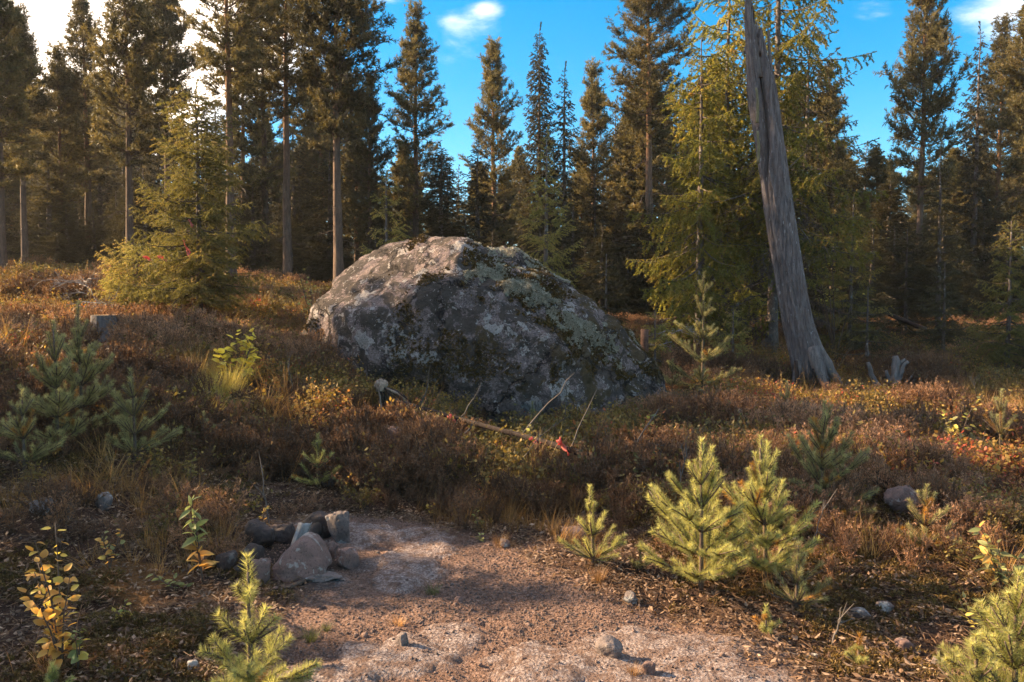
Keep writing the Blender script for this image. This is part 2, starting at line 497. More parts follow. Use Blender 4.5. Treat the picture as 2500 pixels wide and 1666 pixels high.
MT['ribbon'] = plain_mat('pink_ribbon', (0.75, 0.16, 0.14), 0.4, 0.4, (0.85, 0.30, 0.25), 15)
MT['pale_wood'] = bark_mat('pale_broken_wood', (0.12, 0.07, 0.05), (0.46, 0.34, 0.25), 30, 0.15)
MT['grey_wood'] = bark_mat('grey_weathered_wood', (0.06, 0.048, 0.043), (0.22, 0.18, 0.165), 24, 0.08, 0.8)
MT['dark_wood'] = bark_mat('dark_log_bark', (0.016, 0.010, 0.008), (0.055, 0.036, 0.028), 20, 0.2)
MT['char'] = bark_mat('charred_wood', (0.012, 0.01, 0.01), (0.06, 0.05, 0.045), 20, 0.3)
MT['rust'] = plain_mat('rusty_brown_post', (0.13, 0.065, 0.04), 0.8, 0, (0.07, 0.035, 0.025), 30)
MT['moss'] = foliage_mat('olive_moss', [(0, (0.045, 0.026, 0.009)), (0.5, (0.105, 0.062, 0.016)), (1, (0.19, 0.115, 0.026))], 0.04)
MT['lichen'] = foliage_mat('pale_reindeer_lichen', [(0, (0.30, 0.27, 0.18)), (0.5, (0.52, 0.46, 0.36)), (1, (0.68, 0.61, 0.49))], 0.0)
MT['litter'] = foliage_mat('leaf_litter', [(0, (0.09, 0.05, 0.03)), (0.5, (0.22, 0.13, 0.075)), (1, (0.32, 0.22, 0.15))], 0.2)

# ------------------------------------------------------------------ terrain
CTRL = []
for px, py, d in [(1250, 1666, 3.42), (0, 1640, 3.5), (-600, 1500, 3.6), (600, 1666, 3.4), (1900, 1666, 3.45), (2500, 1640, 3.75), (3100, 1500, 4),
                  (700, 1400, 4.85), (1000, 1290, 5.85), (1250, 1275, 6.0), (1500, 1400, 4.85), (1700, 1460, 4.55), (1450, 1340, 5.4),
                  (1250, 1050, 10.2), (1550, 1040, 10.8), (760, 890, 12.0), (600, 880, 11.0), (490, 805, 14.0), (255, 850, 12.6), (150, 705, 18.0), (0, 690, 19.0), (350, 770, 15.5), (-500, 690, 19),
                  (0, 905, 9.0), (120, 1110, 6.6), (0, 1250, 5.2), (200, 1240, 5.4), (450, 1010, 8.5), (900, 1010, 9.4), (600, 1190, 6.8), (-500, 1100, 6),
                  (2000, 950, 14.5), (2400, 875, 18.0), (2200, 800, 23.0), (1650, 880, 16.5), (1300, 850, 17.0), (900, 760, 18.0), (2400, 1110, 8.6), (2150, 1270, 6.1), (2400, 1370, 5.0), (2300, 1520, 4.25),
                  (1900, 1120, 8.4), (1750, 1260, 6.2), (2900, 1000, 11), (600, 700, 24.0), (1250, 770, 28.0), (2000, 770, 30.0), (2800, 780, 26.0), (-400, 640, 28)]:
    CTRL.append(at(px, py, d))
CTRL = np.array(CTRL + [np.array(q, float) for q in [(0, 0, 0.0), (-8, 0, .3), (8, 0, 0), (0, -15, 0), (-30, -10, 1), (30, -10, 0), (-60, 60, 3.2), (0, 60, 2.6), (60, 60, 2.6), (-40, 20, 2.6), (40, 20, 1.2), (-80, 0, 2), (80, 0, 1)]])
def tps_fit(P, lam=0.02):
    n = len(P); d = np.linalg.norm(P[:, None, :2] - P[None, :, :2], axis=2)
    K = np.where(d > 0, d * d * np.log(np.maximum(d, 1e-9)), 0) + lam * np.eye(n)
    Q = np.concatenate([np.ones((n, 1)), P[:, :2]], 1)
    A = np.block([[K, Q], [Q.T, np.zeros((3, 3))]])
    return np.linalg.solve(A, np.concatenate([P[:, 2], np.zeros(3)]))
TW = tps_fit(CTRL)
def base_h(x, y):
    x = np.asarray(x, float); y = np.asarray(y, float)
    r = np.hypot(x, y - 20); s = np.where(r > 60, 60 / np.maximum(r, 1), 1.0)
    xx, yy = x * s, 20 + (y - 20) * s
    sh = xx.shape; xx = xx.ravel(); yy = yy.ravel()
    d2 = (xx[:, None] - CTRL[None, :, 0]) ** 2 + (yy[:, None] - CTRL[None, :, 1]) ** 2
    z = (0.5 * d2 * np.log(np.maximum(d2, 1e-9))) @ TW[:len(CTRL)] + TW[-3] + TW[-2] * xx + TW[-1] * yy
    return z.reshape(sh)
def flat_xy(px, py):
    d = ray_dir(px, py); t = -CAM_H / d[2]
    return d[0] * t, d[1] * t
SLAB = np.array([flat_xy(*q) for q in [(690, 1290), (830, 1262), (1000, 1268), (1150, 1300), (1300, 1335), (1400, 1400), (1550, 1462), (1750, 1520), (1900, 1580), (2030, 1670), (2250, 1900), (500, 2300), (250, 1760), (520, 1660), (640, 1560), (660, 1470), (650, 1410), (660, 1350)]])
def poly_sd(x, y, P):
    x = np.asarray(x, float); y = np.asarray(y, float)
    best = np.full(x.shape, 1e9); ins = np.zeros(x.shape, bool)
    for (x0, y0), (x1, y1) in zip(P, np.roll(P, -1, 0)):
        ex, ey = x1 - x0, y1 - y0
        t = np.clip(((x - x0) * ex + (y - y0) * ey) / (ex * ex + ey * ey), 0, 1)
        best = np.minimum(best, np.hypot(x - x0 - t * ex, y - y0 - t * ey))
        c = ((y0 > y) != (y1 > y)) & (x < (x1 - x0) * (y - y0) / (y1 - y0 + 1e-12) + x0)
        ins ^= c
    return np.where(ins, best, -best)
def gravel_mask(x, y):
    sd = poly_sd(x, y, SLAB)
    return sstep(-0.22, 0.22, sd + (fbm(np.asarray(x) * 2.2, np.asarray(y) * 2.2, 5) - 0.5) * 0.6)
ROCKS = [(1000, 1365, 95, 62, .05), (1060, 1330, 60, 40, .04), (880, 1300, 130, 24, .03), (1020, 1292, 60, 10, .05), (1010, 1590, 105, 46, .06), (880, 1588, 55, 30, .05), (1310, 1640, 130, 70, .075),
         (790, 1652, 130, 44, .05), (1700, 1570, 230, 46, .03), (1560, 1560, 160, 40, .025), (1790, 1610, 190, 50, .035), (940, 1625, 70, 28, .04), (1100, 1550, 70, 34, .03), (770, 1405, 85, 20, .03), (900, 1370, 45, 16, .02), (1480, 1600, 60, 24, .04), (720, 1275, 70, 16, .03), (1600, 1640, 200, 50, .03)]
RK = []
for px, py, rx, ry, h in ROCKS:
    x, y = flat_xy(px, py); x1, _ = flat_xy(px + rx, py); _, y1 = flat_xy(px, py - ry)
    RK.append((x, y, abs(x1 - x), abs(y1 - y), h))
def rock_mask(x, y):
    x = np.asarray(x, float); y = np.asarray(y, float)
    wob = (fbm(x * 4.5, y * 4.5, 9) - 0.5) * 1.3 + (fbm(x * 16, y * 16, 19, 3) - .5) * .5
    m = np.zeros(x.shape); hh = np.zeros(x.shape)
    for cx, cy, rx, ry, h in RK:
        f = 1 - np.sqrt(((x - cx) / rx) ** 2 + ((y - cy) / ry) ** 2) + wob * 0.75
        k = sstep(-0.02, 0.30, f)
        hh = np.maximum(hh, k * h * .62 * (0.75 + 0.5 * np.clip(f, 0, 1))); m = np.maximum(m, sstep(0.0, 0.06, f))
    return m, hh
def ground_h(x, y):
    x = np.asarray(x, float); y = np.asarray(y, float)
    z = base_h(x, y); g = gravel_mask(x, y)
    far = sstep(3.0, 7.0, y)
    hum = (fbm(x * 0.9, y * 0.9, 3) - 0.5) * 0.42 * (0.35 + 0.65 * far) + (fbm(x * 3.3, y * 3.3, 4) - 0.5) * 0.13
    sl = (fbm(x * 1.2, y * 1.2, 6) - 0.5) * 0.08 + (fbm(x * 6, y * 6, 7) - 0.5) * 0.03
    dirt = (fbm(x * 14, y * 14, 8, 3) - 0.5) * 0.034 * sstep(14, 9, y) + .006 * (fbm(x * 34, y * 34, 18, 2) - .5) * sstep(8, 7, y)
    m, hh = rock_mask(x, y)
    return z + hum * (1 - g) + sl * g + dirt * (1 - .45 * m * g) + hh * np.maximum(g, .4)
def gz(x, y):
    return float(ground_h(np.array([x]), np.array([y]))[0])
def hit(px, py, y0=2.8, y1=60.0):
    d = ray_dir(px, py); ys = np.concatenate([np.arange(y0, 12, 0.02), np.arange(12, y1, 0.06)])
    P = np.array([0, 0, CAM_H])[None] + d[None] * (ys / d[1])[:, None]
    below = P[:, 2] < ground_h(P[:, 0], P[:, 1])
    i = np.argmax(below) if below.any() else len(ys) - 1
    p = P[i].copy(); p[2] = gz(p[0], p[1])
    return p
def gp(px, depth):
    x = (px - CX) / F_PX * depth * 1.0
    return np.array([x, depth, gz(x, depth)])
def h_for(p, top_py):
    """height above p that reaches picture row top_py"""
    return at(CX, top_py, p[1])[2] - p[2]

def axis_coords(dense0, dense1, step, ends, growth=1.12, maxstep=60.0):
    c = list(np.arange(dense0, dense1 + 1e-6, step))
    s = step
    while c[-1] < ends[1]:
        s = min(s * growth, maxstep); c.append(c[-1] + s)
    s = step
    while c[0] > ends[0]:
        s = min(s * growth, maxstep); c.insert(0, c[0] - s)
    return np.array(c)
def ground_material():
    m, n, l = new_mat('forest_ground')
    tc = n.new('ShaderNodeTexCoord'); v = tc.outputs['Object']
    ga = n.new('ShaderNodeAttribute'); ga.attribute_name = 'gravel'
    ra = n.new('ShaderNodeAttribute'); ra.attribute_name = 'slab'
    ma = n.new('ShaderNodeAttribute'); ma.attribute_name = 'orange_moss'
    n1 = noise(n, l, v, 45, 6, 0.75); n2 = noise(n, l, v, 3.5, 5, 0.6); n3 = noise(n, l, v, 70, 3, 0.65); n4 = noise(n, l, v, 12, 5, 0.65)
    gr = ramp(n, [(0.30, (0.05, 0.028, 0.020)), (0.46, (0.20, 0.115, 0.080)), (0.60, (0.36, 0.225, 0.17)), (0.74, (0.55, 0.40, 0.33))]); l.new(n1.outputs[0], gr.inputs[0])
    grc = mixc(n, l, mrange(n, l, n2.outputs[0], 0.45, 0.7, 0, 0.5), gr.outputs[0], (0.11, 0.06, 0.04))
    sl = ramp(n, [(0.3, (0.045, 0.04, 0.04)), (0.41, (0.24, 0.165, 0.14)), (0.55, (0.35, 0.27, 0.24)), (0.68, (0.54, 0.44, 0.40))]); l.new(n3.outputs[0], sl.inputs[0])
    slc = mixc(n, l, mrange(n, l, n4.outputs[0], 0.45, 0.60, 0, 0.8), sl.outputs[0], (0.17, 0.10, 0.072))
    hu = ramp(n, [(0.3, (0.024, 0.013, 0.009)), (0.55, (0.085, 0.046, 0.030)), (0.75, (0.17, 0.095, 0.062))]); l.new(n1.outputs[0], hu.inputs[0])
    huc = mixc(n, l, mrange(n, l, n4.outputs[0], 0.5, 0.65, 0, 0.6), hu.outputs[0], (0.10, 0.055, 0.03))
    huc = mixc(n, l, ma.outputs['Fac'], huc, mixc(n, l, n1.outputs[0], (0.12, 0.05, 0.015), (0.34, 0.17, 0.06)))
    col = mixc(n, l, ga.outputs['Fac'], huc, grc)
    col = mixc(n, l, ra.outputs['Fac'], col, slc)
    aa = n.new('ShaderNodeAttribute'); aa.attribute_name = 'ash'
    col = mixc(n, l, mathn(n, l, 'MULTIPLY', aa.outputs['Fac'], 0.88), col, mixc(n, l, n1.outputs[0], (0.014, 0.011, 0.010), (0.07, 0.055, 0.048)))
    pb = n.new('ShaderNodeBsdfPrincipled'); pb.inputs['Roughness'].default_value = 0.9; pb.inputs['Specular IOR Level'].default_value = 0.15
    l.new(col, pb.inputs['Base Color'])
    vg = n.new('ShaderNodeTexVoronoi'); vg.inputs['Scale'].default_value = 55; l.new(v, vg.inputs['Vector'])
    hgt = mathn(n, l, 'ADD', mathn(n, l, 'ADD', n1.outputs[0], mathn(n, l, 'MULTIPLY', n3.outputs[0], 0.7)), mathn(n, l, 'MULTIPLY', vg.outputs['Distance'], -0.5))
    bp = n.new('ShaderNodeBump'); bp.inputs['Strength'].default_value = 1.0; bp.inputs['Distance'].default_value = 0.035
    l.new(hgt, bp.inputs['Height']); l.new(bp.outputs[0], pb.inputs['Normal'])
    o = n.new('ShaderNodeOutputMaterial'); l.new(pb.outputs[0], o.inputs[0])
    return m
def build_ground():
    xs = axis_coords(-3.2, 3.4, 0.028, (-900, 900)); ys = axis_coords(3.0, 6.9, 0.028, (-300, 1500))
    X, Y = np.meshgrid(xs, ys)
    Z = ground_h(X, Y); g = gravel_mask(X, Y); m, _ = rock_mask(X, Y)
    V = np.stack([X, Y, Z], -1).reshape(-1, 3)
    nx, ny = len(xs), len(ys)
    i = (np.arange(ny - 1)[:, None] * nx + np.arange(nx - 1)[None]).ravel()
    Q = np.stack([i, i + 1, i + nx + 1, i + nx], 1)
    om = np.zeros_like(X)
    fx, fy = flat_xy(675, 1375)
    ash = sstep(.62, .28, np.hypot((X - fx) / 1.15, Y - fy) + (fbm(X * 5, Y * 5, 91) - .5) * .45)
    for px, py, rx, ry in [(380, 1440, 160, 60), (420, 1560, 110, 50), (300, 1610, 150, 40), (520, 1450, 90, 30), (760, 1440, 60, 20), (1060, 1480, 40, 16)]:
        cx, cy = flat_xy(px, py); x1, _ = flat_xy(px + rx, py); _, y1 = flat_xy(px, py - ry)
        f = 1 - np.sqrt(((X - cx) / abs(x1 - cx)) ** 2 + ((Y - cy) / abs(y1 - cy)) ** 2) + (fbm(X * 5, Y * 5, 33) - .5) * 2.2
        om = np.maximum(om, sstep(0.0, 0.5, f))
    me = mk_mesh('ground', V, Q, [ground_material()], smooth=True, attrs={'gravel': g.ravel(), 'slab': (m * np.maximum(g, .3)).ravel(), 'orange_moss': om.ravel() * .8, 'ash': ash.ravel()})
    obj('ground', me, kind='structure', label='forest floor with bare gravelly granite outcrop in front')
build_ground()

# ------------------------------------------------------------------ the great boulder
def ico(sub):
    import bmesh
    bm = bmesh.new(); bmesh.ops.create_icosphere(bm, subdivisions=sub, radius=1.0)
    V = np.array([v.co[:] for v in bm.verts]); T = np.array([[v.index for v in f.verts] for f in bm.faces]); bm.free()
    return V, T
def star(D, planes, p):
    """rounded solid bounded by planes (normal, distance)"""
    s = 0
    for nrm, dist in planes:
        s = s + np.maximum(D @ np.asarray(nrm, float), 0) ** p / dist ** p
    return s ** (-1.0 / p)
BY = 12.0
BC = np.array([-0.42, BY, 1.0])
def boulder_material():
    m, n, l = new_mat('boulder_granite')
    tc = n.new('ShaderNodeTexCoord'); v = tc.outputs['Object']
    sx = n.new('ShaderNodeSeparateXYZ'); l.new(v, sx.inputs[0])
    big = noise(n, l, v, 1.6, 5, 0.6); mid = noise(n, l, v, 5.5, 6, 0.7, 0.3); fine = noise(n, l, v, 42, 4, 0.75); tiny = noise(n, l, v, 130, 2, 0.7)
    col = mixc(n, l, mid.outputs[0], (0.13, 0.094, 0.086), (0.28, 0.21, 0.192))
    sp = ramp(n, [(0.33, (0.06, 0.05, 0.05)), (0.5, (0.5, 0.5, 0.5)), (0.68, (0.9, 0.85, 0.85))]); l.new(fine.outputs[0], sp.inputs[0])
    col = mixc(n, l, 0.85, col, sp.outputs[0], 'OVERLAY')
    # lower strip bare pinkish rock
    low = mrange(n, l, mathn(n, l, 'ADD', sx.outputs[2], mathn(n, l, 'MULTIPLY', big.outputs[0], 0.9)), -0.55, 0.10, 1, 0)
    # black crust lichen
    dk = noise(n, l, v, 3.2, 8, 0.74, 0.5)
    dkf = mrange(n, l, dk.outputs[0], 0.455, 0.50, 0, 0.93)
    dkf = mathn(n, l, 'MULTIPLY', dkf, mrange(n, l, low, 0, 1, 1, 0.35))
    col = mixc(n, l, dkf, col, mixc(n, l, fine.outputs[0], (0.025, 0.019, 0.016), (0.10, 0.078, 0.062)))
    # grey crust patches, roundish, of several sizes
    mp = n.new('ShaderNodeVectorMath'); mp.operation = 'ADD'
    ws = noise(n, l, v, 7, 4, 0.6); sc_ = n.new('ShaderNodeVectorMath'); sc_.operation = 'SCALE'; sc_.inputs['Scale'].default_value = 0.45
    l.new(ws.outputs['Color'], sc_.inputs[0]); l.new(v, mp.inputs[0]); l.new(sc_.outputs[0], mp.inputs[1])
    tot = None
    for scl, th, amp in ((2.1, 0.30, 0.85), (4.5, 0.26, 0.9), (11.0, 0.25, 0.85)):
        vo = n.new('ShaderNodeTexVoronoi'); vo.inputs['Scale'].default_value = scl; l.new(mp.outputs[0], vo.inputs['Vector'])
        sep = n.new('ShaderNodeSeparateColor'); l.new(vo.outputs['Color'], sep.inputs[0])
        f = mrange(n, l, vo.outputs['Distance'], th * 1.06, th * 0.94, 0, amp)
        f = mathn(n, l, 'MULTIPLY', f, mrange(n, l, sep.outputs[0], 0.50, 0.56))
        f = mathn(n, l, 'MULTIPLY', f, mrange(n, l, fine.outputs[0], 0.34, 0.5, 0.1, 1))
        tot = f if tot is None else mathn(n, l, 'MAXIMUM', tot, f)
    col = mixc(n, l, tot, col, mixc(n, l, mid.outputs[0], (0.32, 0.265, 0.24), (0.60, 0.53, 0.48)))
    # olive and brown moss film on the upper right
    ms = noise(n, l, v, 2.4, 8, 0.72, 0.3)
    mx = mathn(n, l, 'ADD', ms.outputs[0], mrange(n, l, sx.outputs[0], -0.6, 1.6, -0.08, 0.04))
    col = mixc(n, l, mrange(n, l, mx, 0.55, 0.58, 0, 0.9), col, mixc(n, l, fine.outputs[0], (0.035, 0.022, 0.010), (0.115, 0.075, 0.03)))
    ck = n.new('ShaderNodeTexVoronoi'); ck.feature = 'DISTANCE_TO_EDGE'; ck.inputs['Scale'].default_value = 0.62; l.new(mp.outputs[0], ck.inputs['Vector'])
    crack = mrange(n, l, ck.outputs['Distance'], 0.0, 0.022, 1, 0)
    col = mixc(n, l, mathn(n, l, 'MULTIPLY', crack, 0.8), col, (0.02, 0.014, 0.012))
    pb = n.new('ShaderNodeBsdfPrincipled'); pb.inputs['Roughness'].default_value = 0.88; pb.inputs['Specular IOR Level'].default_value = 0.2
    l.new(col, pb.inputs['Base Color'])
    hh = mathn(n, l, 'ADD', mathn(n, l, 'MULTIPLY', fine.outputs[0], 0.6), mathn(n, l, 'ADD', mathn(n, l, 'MULTIPLY', mid.outputs[0], 2.5), mathn(n, l, 'ADD', mathn(n, l, 'MULTIPLY', tiny.outputs[0], 0.25), mathn(n, l, 'SUBTRACT', mathn(n, l, 'MULTIPLY', tot, 0.45), mathn(n, l, 'MULTIPLY', crack, 2.0)))))
    bp = n.new('ShaderNodeBump'); bp.inputs['Strength'].default_value = 0.9; bp.inputs['Distance'].default_value = 0.05
    l.new(hh, bp.inputs['Height']); l.new(bp.outputs[0], pb.inputs['Normal'])
    o = n.new('ShaderNodeOutputMaterial'); l.new(pb.outputs[0], o.inputs[0])
    return m
SIL = [(752, 830), (770, 765), (835, 690), (872, 643), (955, 600), (1010, 583), (1065, 584), (1130, 606), (1225, 608), (1268, 632), (1330, 668), (1410, 722), (1480, 788), (1560, 852), (1603, 925), (1610, 1020)]
def build_boulder():
    V, T = ico(7)
    D = norm(V)
    planes = []
    pts = [at(px, py, BY) - BC for px, py in SIL]
    pts = [np.array([q[0], q[2]]) for q in pts]
    pts = [pts[0] + np.array([.25, -.9])] + pts + [pts[-1] + np.array([-.1, -.8])]
    hull = []
    for q in pts:                      # upper convex chain
        while len(hull) >= 2 and np.cross(hull[-1] - hull[-2], q - hull[-1]) > 0:
            hull.pop()
        hull.append(q)
    for a, b in zip(hull[:-1], hull[1:]):
        e = b - a; nn = np.array([-e[1], e[0]]); nn = nn / np.linalg.norm(nn); dd = nn @ a
        planes.append(((nn[0], 0.0, nn[1]), dd * 1.03))
    for nn, dd in [((-.10, -1, .24), 1.42), ((.34, -.62, .72), 1.36), ((.62, -.75, .25), 1.80), ((-.62, -.78, .10), 1.98), ((-.35, -.55, .76), 1.60), ((0, 1, .25), 1.5), ((.5, .8, .3), 1.7), ((-.5, .8, .3), 1.8), ((0, 0, -1), 1.6), ((0, -.8, -.6), 1.75)]:
        planes.append((norm(np.array(nn)), dd))
    r = star(D, planes, 60)
    P = D * r[:, None]
    # broad and fine unevenness
    P += D * ((fbm3(P * 0.9 + 5, 3, 3) - 0.5) * 0.14 + (np.abs(fbm3(P * 1.7 + 3, 15, 3) - 0.5) * 2 - .25) * -0.16 + (np.round(fbm3(P * 2.3 + 1, 6, 3) * 9) / 9 - 0.5) * 0.10 + (fbm3(P * 4.0, 5, 4) - 0.5) * 0.12 + (fbm3(P * 13.0, 7, 3) - 0.5) * 0.05)[:, None]
    # undercut at the lower left and a saddle behind the peak
    W = P + BC
    q = np.exp(-(((P[:, 0] + 1.1) / 0.75) ** 2 + ((P[:, 2] + 0.75) / 0.36) ** 2)) * (D[:, 1] < 0)
    P[:, 1] += q * 0.75
    q2 = np.exp(-(((P[:, 0] - 0.05) / 0.25) ** 2)) * sstep(0.9, 1.5, P[:, 2])
    P[:, 2] -= q2 * 0.14
    me = mk_mesh('boulder_rock', P, T, [boulder_material()], smooth=True)
    root = thing('boulder', BC, 'huge lichen-covered granite boulder in the middle of the clearing', 'boulder')
    obj('rock', me, root)
    # cushions of pale lichen and olive moss on the sloping shoulder
    tri = P[T]; nrm = norm(np.cross(tri[:, 1] - tri[:, 0], tri[:, 2] - tri[:, 0])); cen = tri.mean(1)
    area = np.linalg.norm(np.cross(tri[:, 1] - tri[:, 0], tri[:, 2] - tri[:, 0]), axis=1)
    vis = (nrm[:, 1] < 0.5) & (cen[:, 2] > -0.4)
    rng = np.random.default_rng(4)
    wc = cen + BC
    px = CX + F_PX * wc[:, 0] / wc[:, 1]; py = HOR + F_PX * (CAM_H - wc[:, 2]) / wc[:, 1]
    # distance to the pale strip that runs down the shoulder, measured on the rock
    strip = np.array([at(1170, 668, 11.3) - BC, at(1270, 700, 11.1) - BC, at(1370, 760, 10.9) - BC, at(1470, 830, 10.8) - BC, at(1540, 875, 10.9) - BC])[:, [0, 2]]
    def dist_line(c):
        best = np.full(len(c), 9.0)
        for a, b in zip(strip[:-1], strip[1:]):
            e = b - a; t = np.clip(((c - a) @ e) / (e @ e), 0, 1)
            best = np.minimum(best, np.linalg.norm(c - a - t[:, None] * e, axis=1))
        return best
    dl = dist_line(cen[:, [0, 2]])
    nzv = fbm3(cen * 4.0, 21, 3); nz2 = fbm3(cen * 9.0, 27, 3)
    wl_ = vis * np.clip(.75 - dl / 0.17 + (nzv - .5) * 4.0 + (nz2 - .5) * 3, 0, 1) * sstep(.05, .3, nrm[:, 2] + .15) * area
    top = vis * (nrm[:, 2] > 0.55) * np.clip((nz2 - 0.52) * 8, 0, 1) * (cen[:, 2] > 1.0) * (cen[:, 0] > -.2)
    wl_ = wl_ + 0.35 * top * area
    wm_ = vis * np.clip((nzv - 0.50) * 7 + 0.9 - dl / 0.32, 0, 1) * area * (cen[:, 0] > -0.3)
    wm_ = wm_ + vis * area * 0.5 * np.clip((fbm3(cen * 1.9, 41, 4) - 0.56) * 10, 0, 1)
    def tufts(w, n, size, name, mat, lift):
        idx = rng.choice(len(T), n, p=w / w.sum())
        b = rng.dirichlet((1, 1, 1), n); pos = (tri[idx] * b[:, :, None]).sum(1); nn = nrm[idx]
        g = G(); k = 7
        for j in range(k):
            d = norm(nn + rng.normal(0, .75, (n, 3))); s = norm(np.cross(d, rng.normal(size=(n, 3))))
            sz = size * rng.uniform(.5, 1.3, (n, 1)); Vv = np.empty((n, 3, 3))
            Vv[:, 0] = pos - s * sz * .45; Vv[:, 1] = pos + s * sz * .45; Vv[:, 2] = pos + d * sz + nn * lift
            g.add(Vv.reshape(-1, 3), np.arange(n * 3).reshape(-1, 3), 0, np.repeat(rng.random(n) * .6 + .2 + rng.uniform(-.2, .2, n), 3))
        obj(name, g.mesh(name, [mat]), root, kind='stuff')
    tufts(wl_, 6500, 0.030, 'lichen', MT['lichen'], 0.006)
    tufts(wm_, 9000, 0.026, 'moss', MT['moss'], 0.004)
    return P + BC
BOULDER_V = build_boulder()

# ------------------------------------------------------------------ conifers
def spruce_branch(rng, L, hang=0.35, step=0.02, k=3, nl=0.022, nw=0.006, tw=0.055, up=0.25, droop=0.25):
    g = G()
    n = 9; t = np.linspace(0, 1, n)
    ax = np.stack([t * L, 0.05 * L * np.sin(t * 3 + rng.uniform(0, 6)), -droop * L * t + up * L * t ** 2.2], 1)
    V, T = tube(ax, np.linspace(0.010 * (0.5 + L), 0.003, n), 4, False); g.add(V, T, 1, 0.5)
    P0, P1, A = [ax[i] for i in range(2, n - 1)], [ax[i + 1] for i in range(2, n - 1)], [0.75] * (n - 3)
    tt = 0.12
    side = 1
    while tt < 0.98:
        p = np.array([np.interp(tt, t, ax[:, i]) for i in range(3)])
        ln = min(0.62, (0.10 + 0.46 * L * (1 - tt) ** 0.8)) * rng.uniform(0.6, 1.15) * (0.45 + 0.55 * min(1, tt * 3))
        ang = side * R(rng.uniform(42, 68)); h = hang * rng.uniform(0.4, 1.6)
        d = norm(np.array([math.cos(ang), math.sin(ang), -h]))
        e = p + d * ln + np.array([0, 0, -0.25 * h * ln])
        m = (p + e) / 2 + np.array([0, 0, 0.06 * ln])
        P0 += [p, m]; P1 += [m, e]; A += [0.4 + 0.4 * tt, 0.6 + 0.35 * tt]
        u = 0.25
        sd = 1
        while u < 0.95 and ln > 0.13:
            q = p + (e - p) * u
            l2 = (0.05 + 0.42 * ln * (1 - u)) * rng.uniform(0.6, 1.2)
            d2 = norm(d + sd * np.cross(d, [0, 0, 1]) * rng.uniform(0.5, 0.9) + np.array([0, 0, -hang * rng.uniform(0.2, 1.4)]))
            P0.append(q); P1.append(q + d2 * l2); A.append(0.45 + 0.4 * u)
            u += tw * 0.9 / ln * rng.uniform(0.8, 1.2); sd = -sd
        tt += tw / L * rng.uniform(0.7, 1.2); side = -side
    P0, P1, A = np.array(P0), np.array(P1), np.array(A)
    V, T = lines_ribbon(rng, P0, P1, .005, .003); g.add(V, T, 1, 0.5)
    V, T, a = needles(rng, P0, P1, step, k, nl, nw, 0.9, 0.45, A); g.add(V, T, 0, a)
    return g.arrays()
def dead_branch(rng, L, nw=0.006):
    g = G(); n = 7; t = np.linspace(0, 1, n)
    ax = np.stack([t * L, 0.1 * L * np.sin(t * 4 + rng.uniform(0, 6)), -0.22 * L * t ** 1.3 + rng.normal(0, .015 * L, n)], 1)
    V, T = tube(ax, np.linspace(0.009, 0.0025, n), 4, False); g.add(V, T, 1, 0.5)
    P0, P1 = [], []
    for i in range(int(14 * L) + 3):
        u = rng.uniform(0.25, 1); p = np.array([np.interp(u, t, ax[:, j]) for j in range(3)])
        d = norm(np.array([rng.uniform(.2, 1), rng.normal(0, .8), rng.normal(-.25, .4)])); e = p + d * rng.uniform(.08, .3) * (0.4 + L * .6)
        P0.append(p); P1.append(e)
        P0.append((p + e) / 2); P1.append((p + e) / 2 + norm(rng.normal(size=3)) * rng.uniform(.04, .14))
    V, T = lines_ribbon(rng, np.array(P0), np.array(P1), nw, nw * .5); g.add(V, T, 1, 0.5)
    return g.arrays()
def pine_branch(rng, L, step=0.028, k=4, nl=0.075, nw=0.011, rise=0.35, shoots=14):
    g = G(); n = 8; t = np.linspace(0, 1, n)
    ax = np.stack([t * L, 0.08 * L * np.sin(t * 3 + rng.uniform(0, 6)), rise * L * t ** 1.4 - .05 * L * np.sin(t * 3.1)], 1)
    V, T = tube(ax, np.linspace(0.012 * (0.5 + L), 0.004, n), 4, False); g.add(V, T, 1, 0.5)
    P0, P1, A, W0, W1 = [ax[-2]], [ax[-1] + [0.05, 0, 0.08]], [0.8], [], []
    for i in range(shoots):
        u = rng.uniform(0.22, 1.0); p = np.array([np.interp(u, t, ax[:, j]) for j in range(3)])
        ang = rng.choice([-1, 1]) * R(rng.uniform(20, 65))
        d = norm(np.array([math.cos(ang), math.sin(ang), rng.uniform(-.05, .7)]))
        ln = (0.15 + 0.34 * L * (1.1 - u)) * rng.uniform(.5, 1.1)
        e = p + d * ln; W0.append(p); W1.append(e)
        m = 1 + int(ln / 0.16)
        for j in range(m):
            f = 1 - j * 0.16 / ln * rng.uniform(.7, 1); q = p + d * ln * max(f - .05, .15)
            for _ in range(2):
                d2 = norm(d + rng.normal(0, .55, 3) + np.array([0, 0, .35])); sl = rng.uniform(.09, .17)
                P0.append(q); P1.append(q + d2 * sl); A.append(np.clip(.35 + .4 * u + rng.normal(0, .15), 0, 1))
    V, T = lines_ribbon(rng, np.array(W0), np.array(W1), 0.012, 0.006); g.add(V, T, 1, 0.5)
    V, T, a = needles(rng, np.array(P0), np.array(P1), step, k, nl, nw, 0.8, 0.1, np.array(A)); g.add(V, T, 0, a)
    return g.arrays()

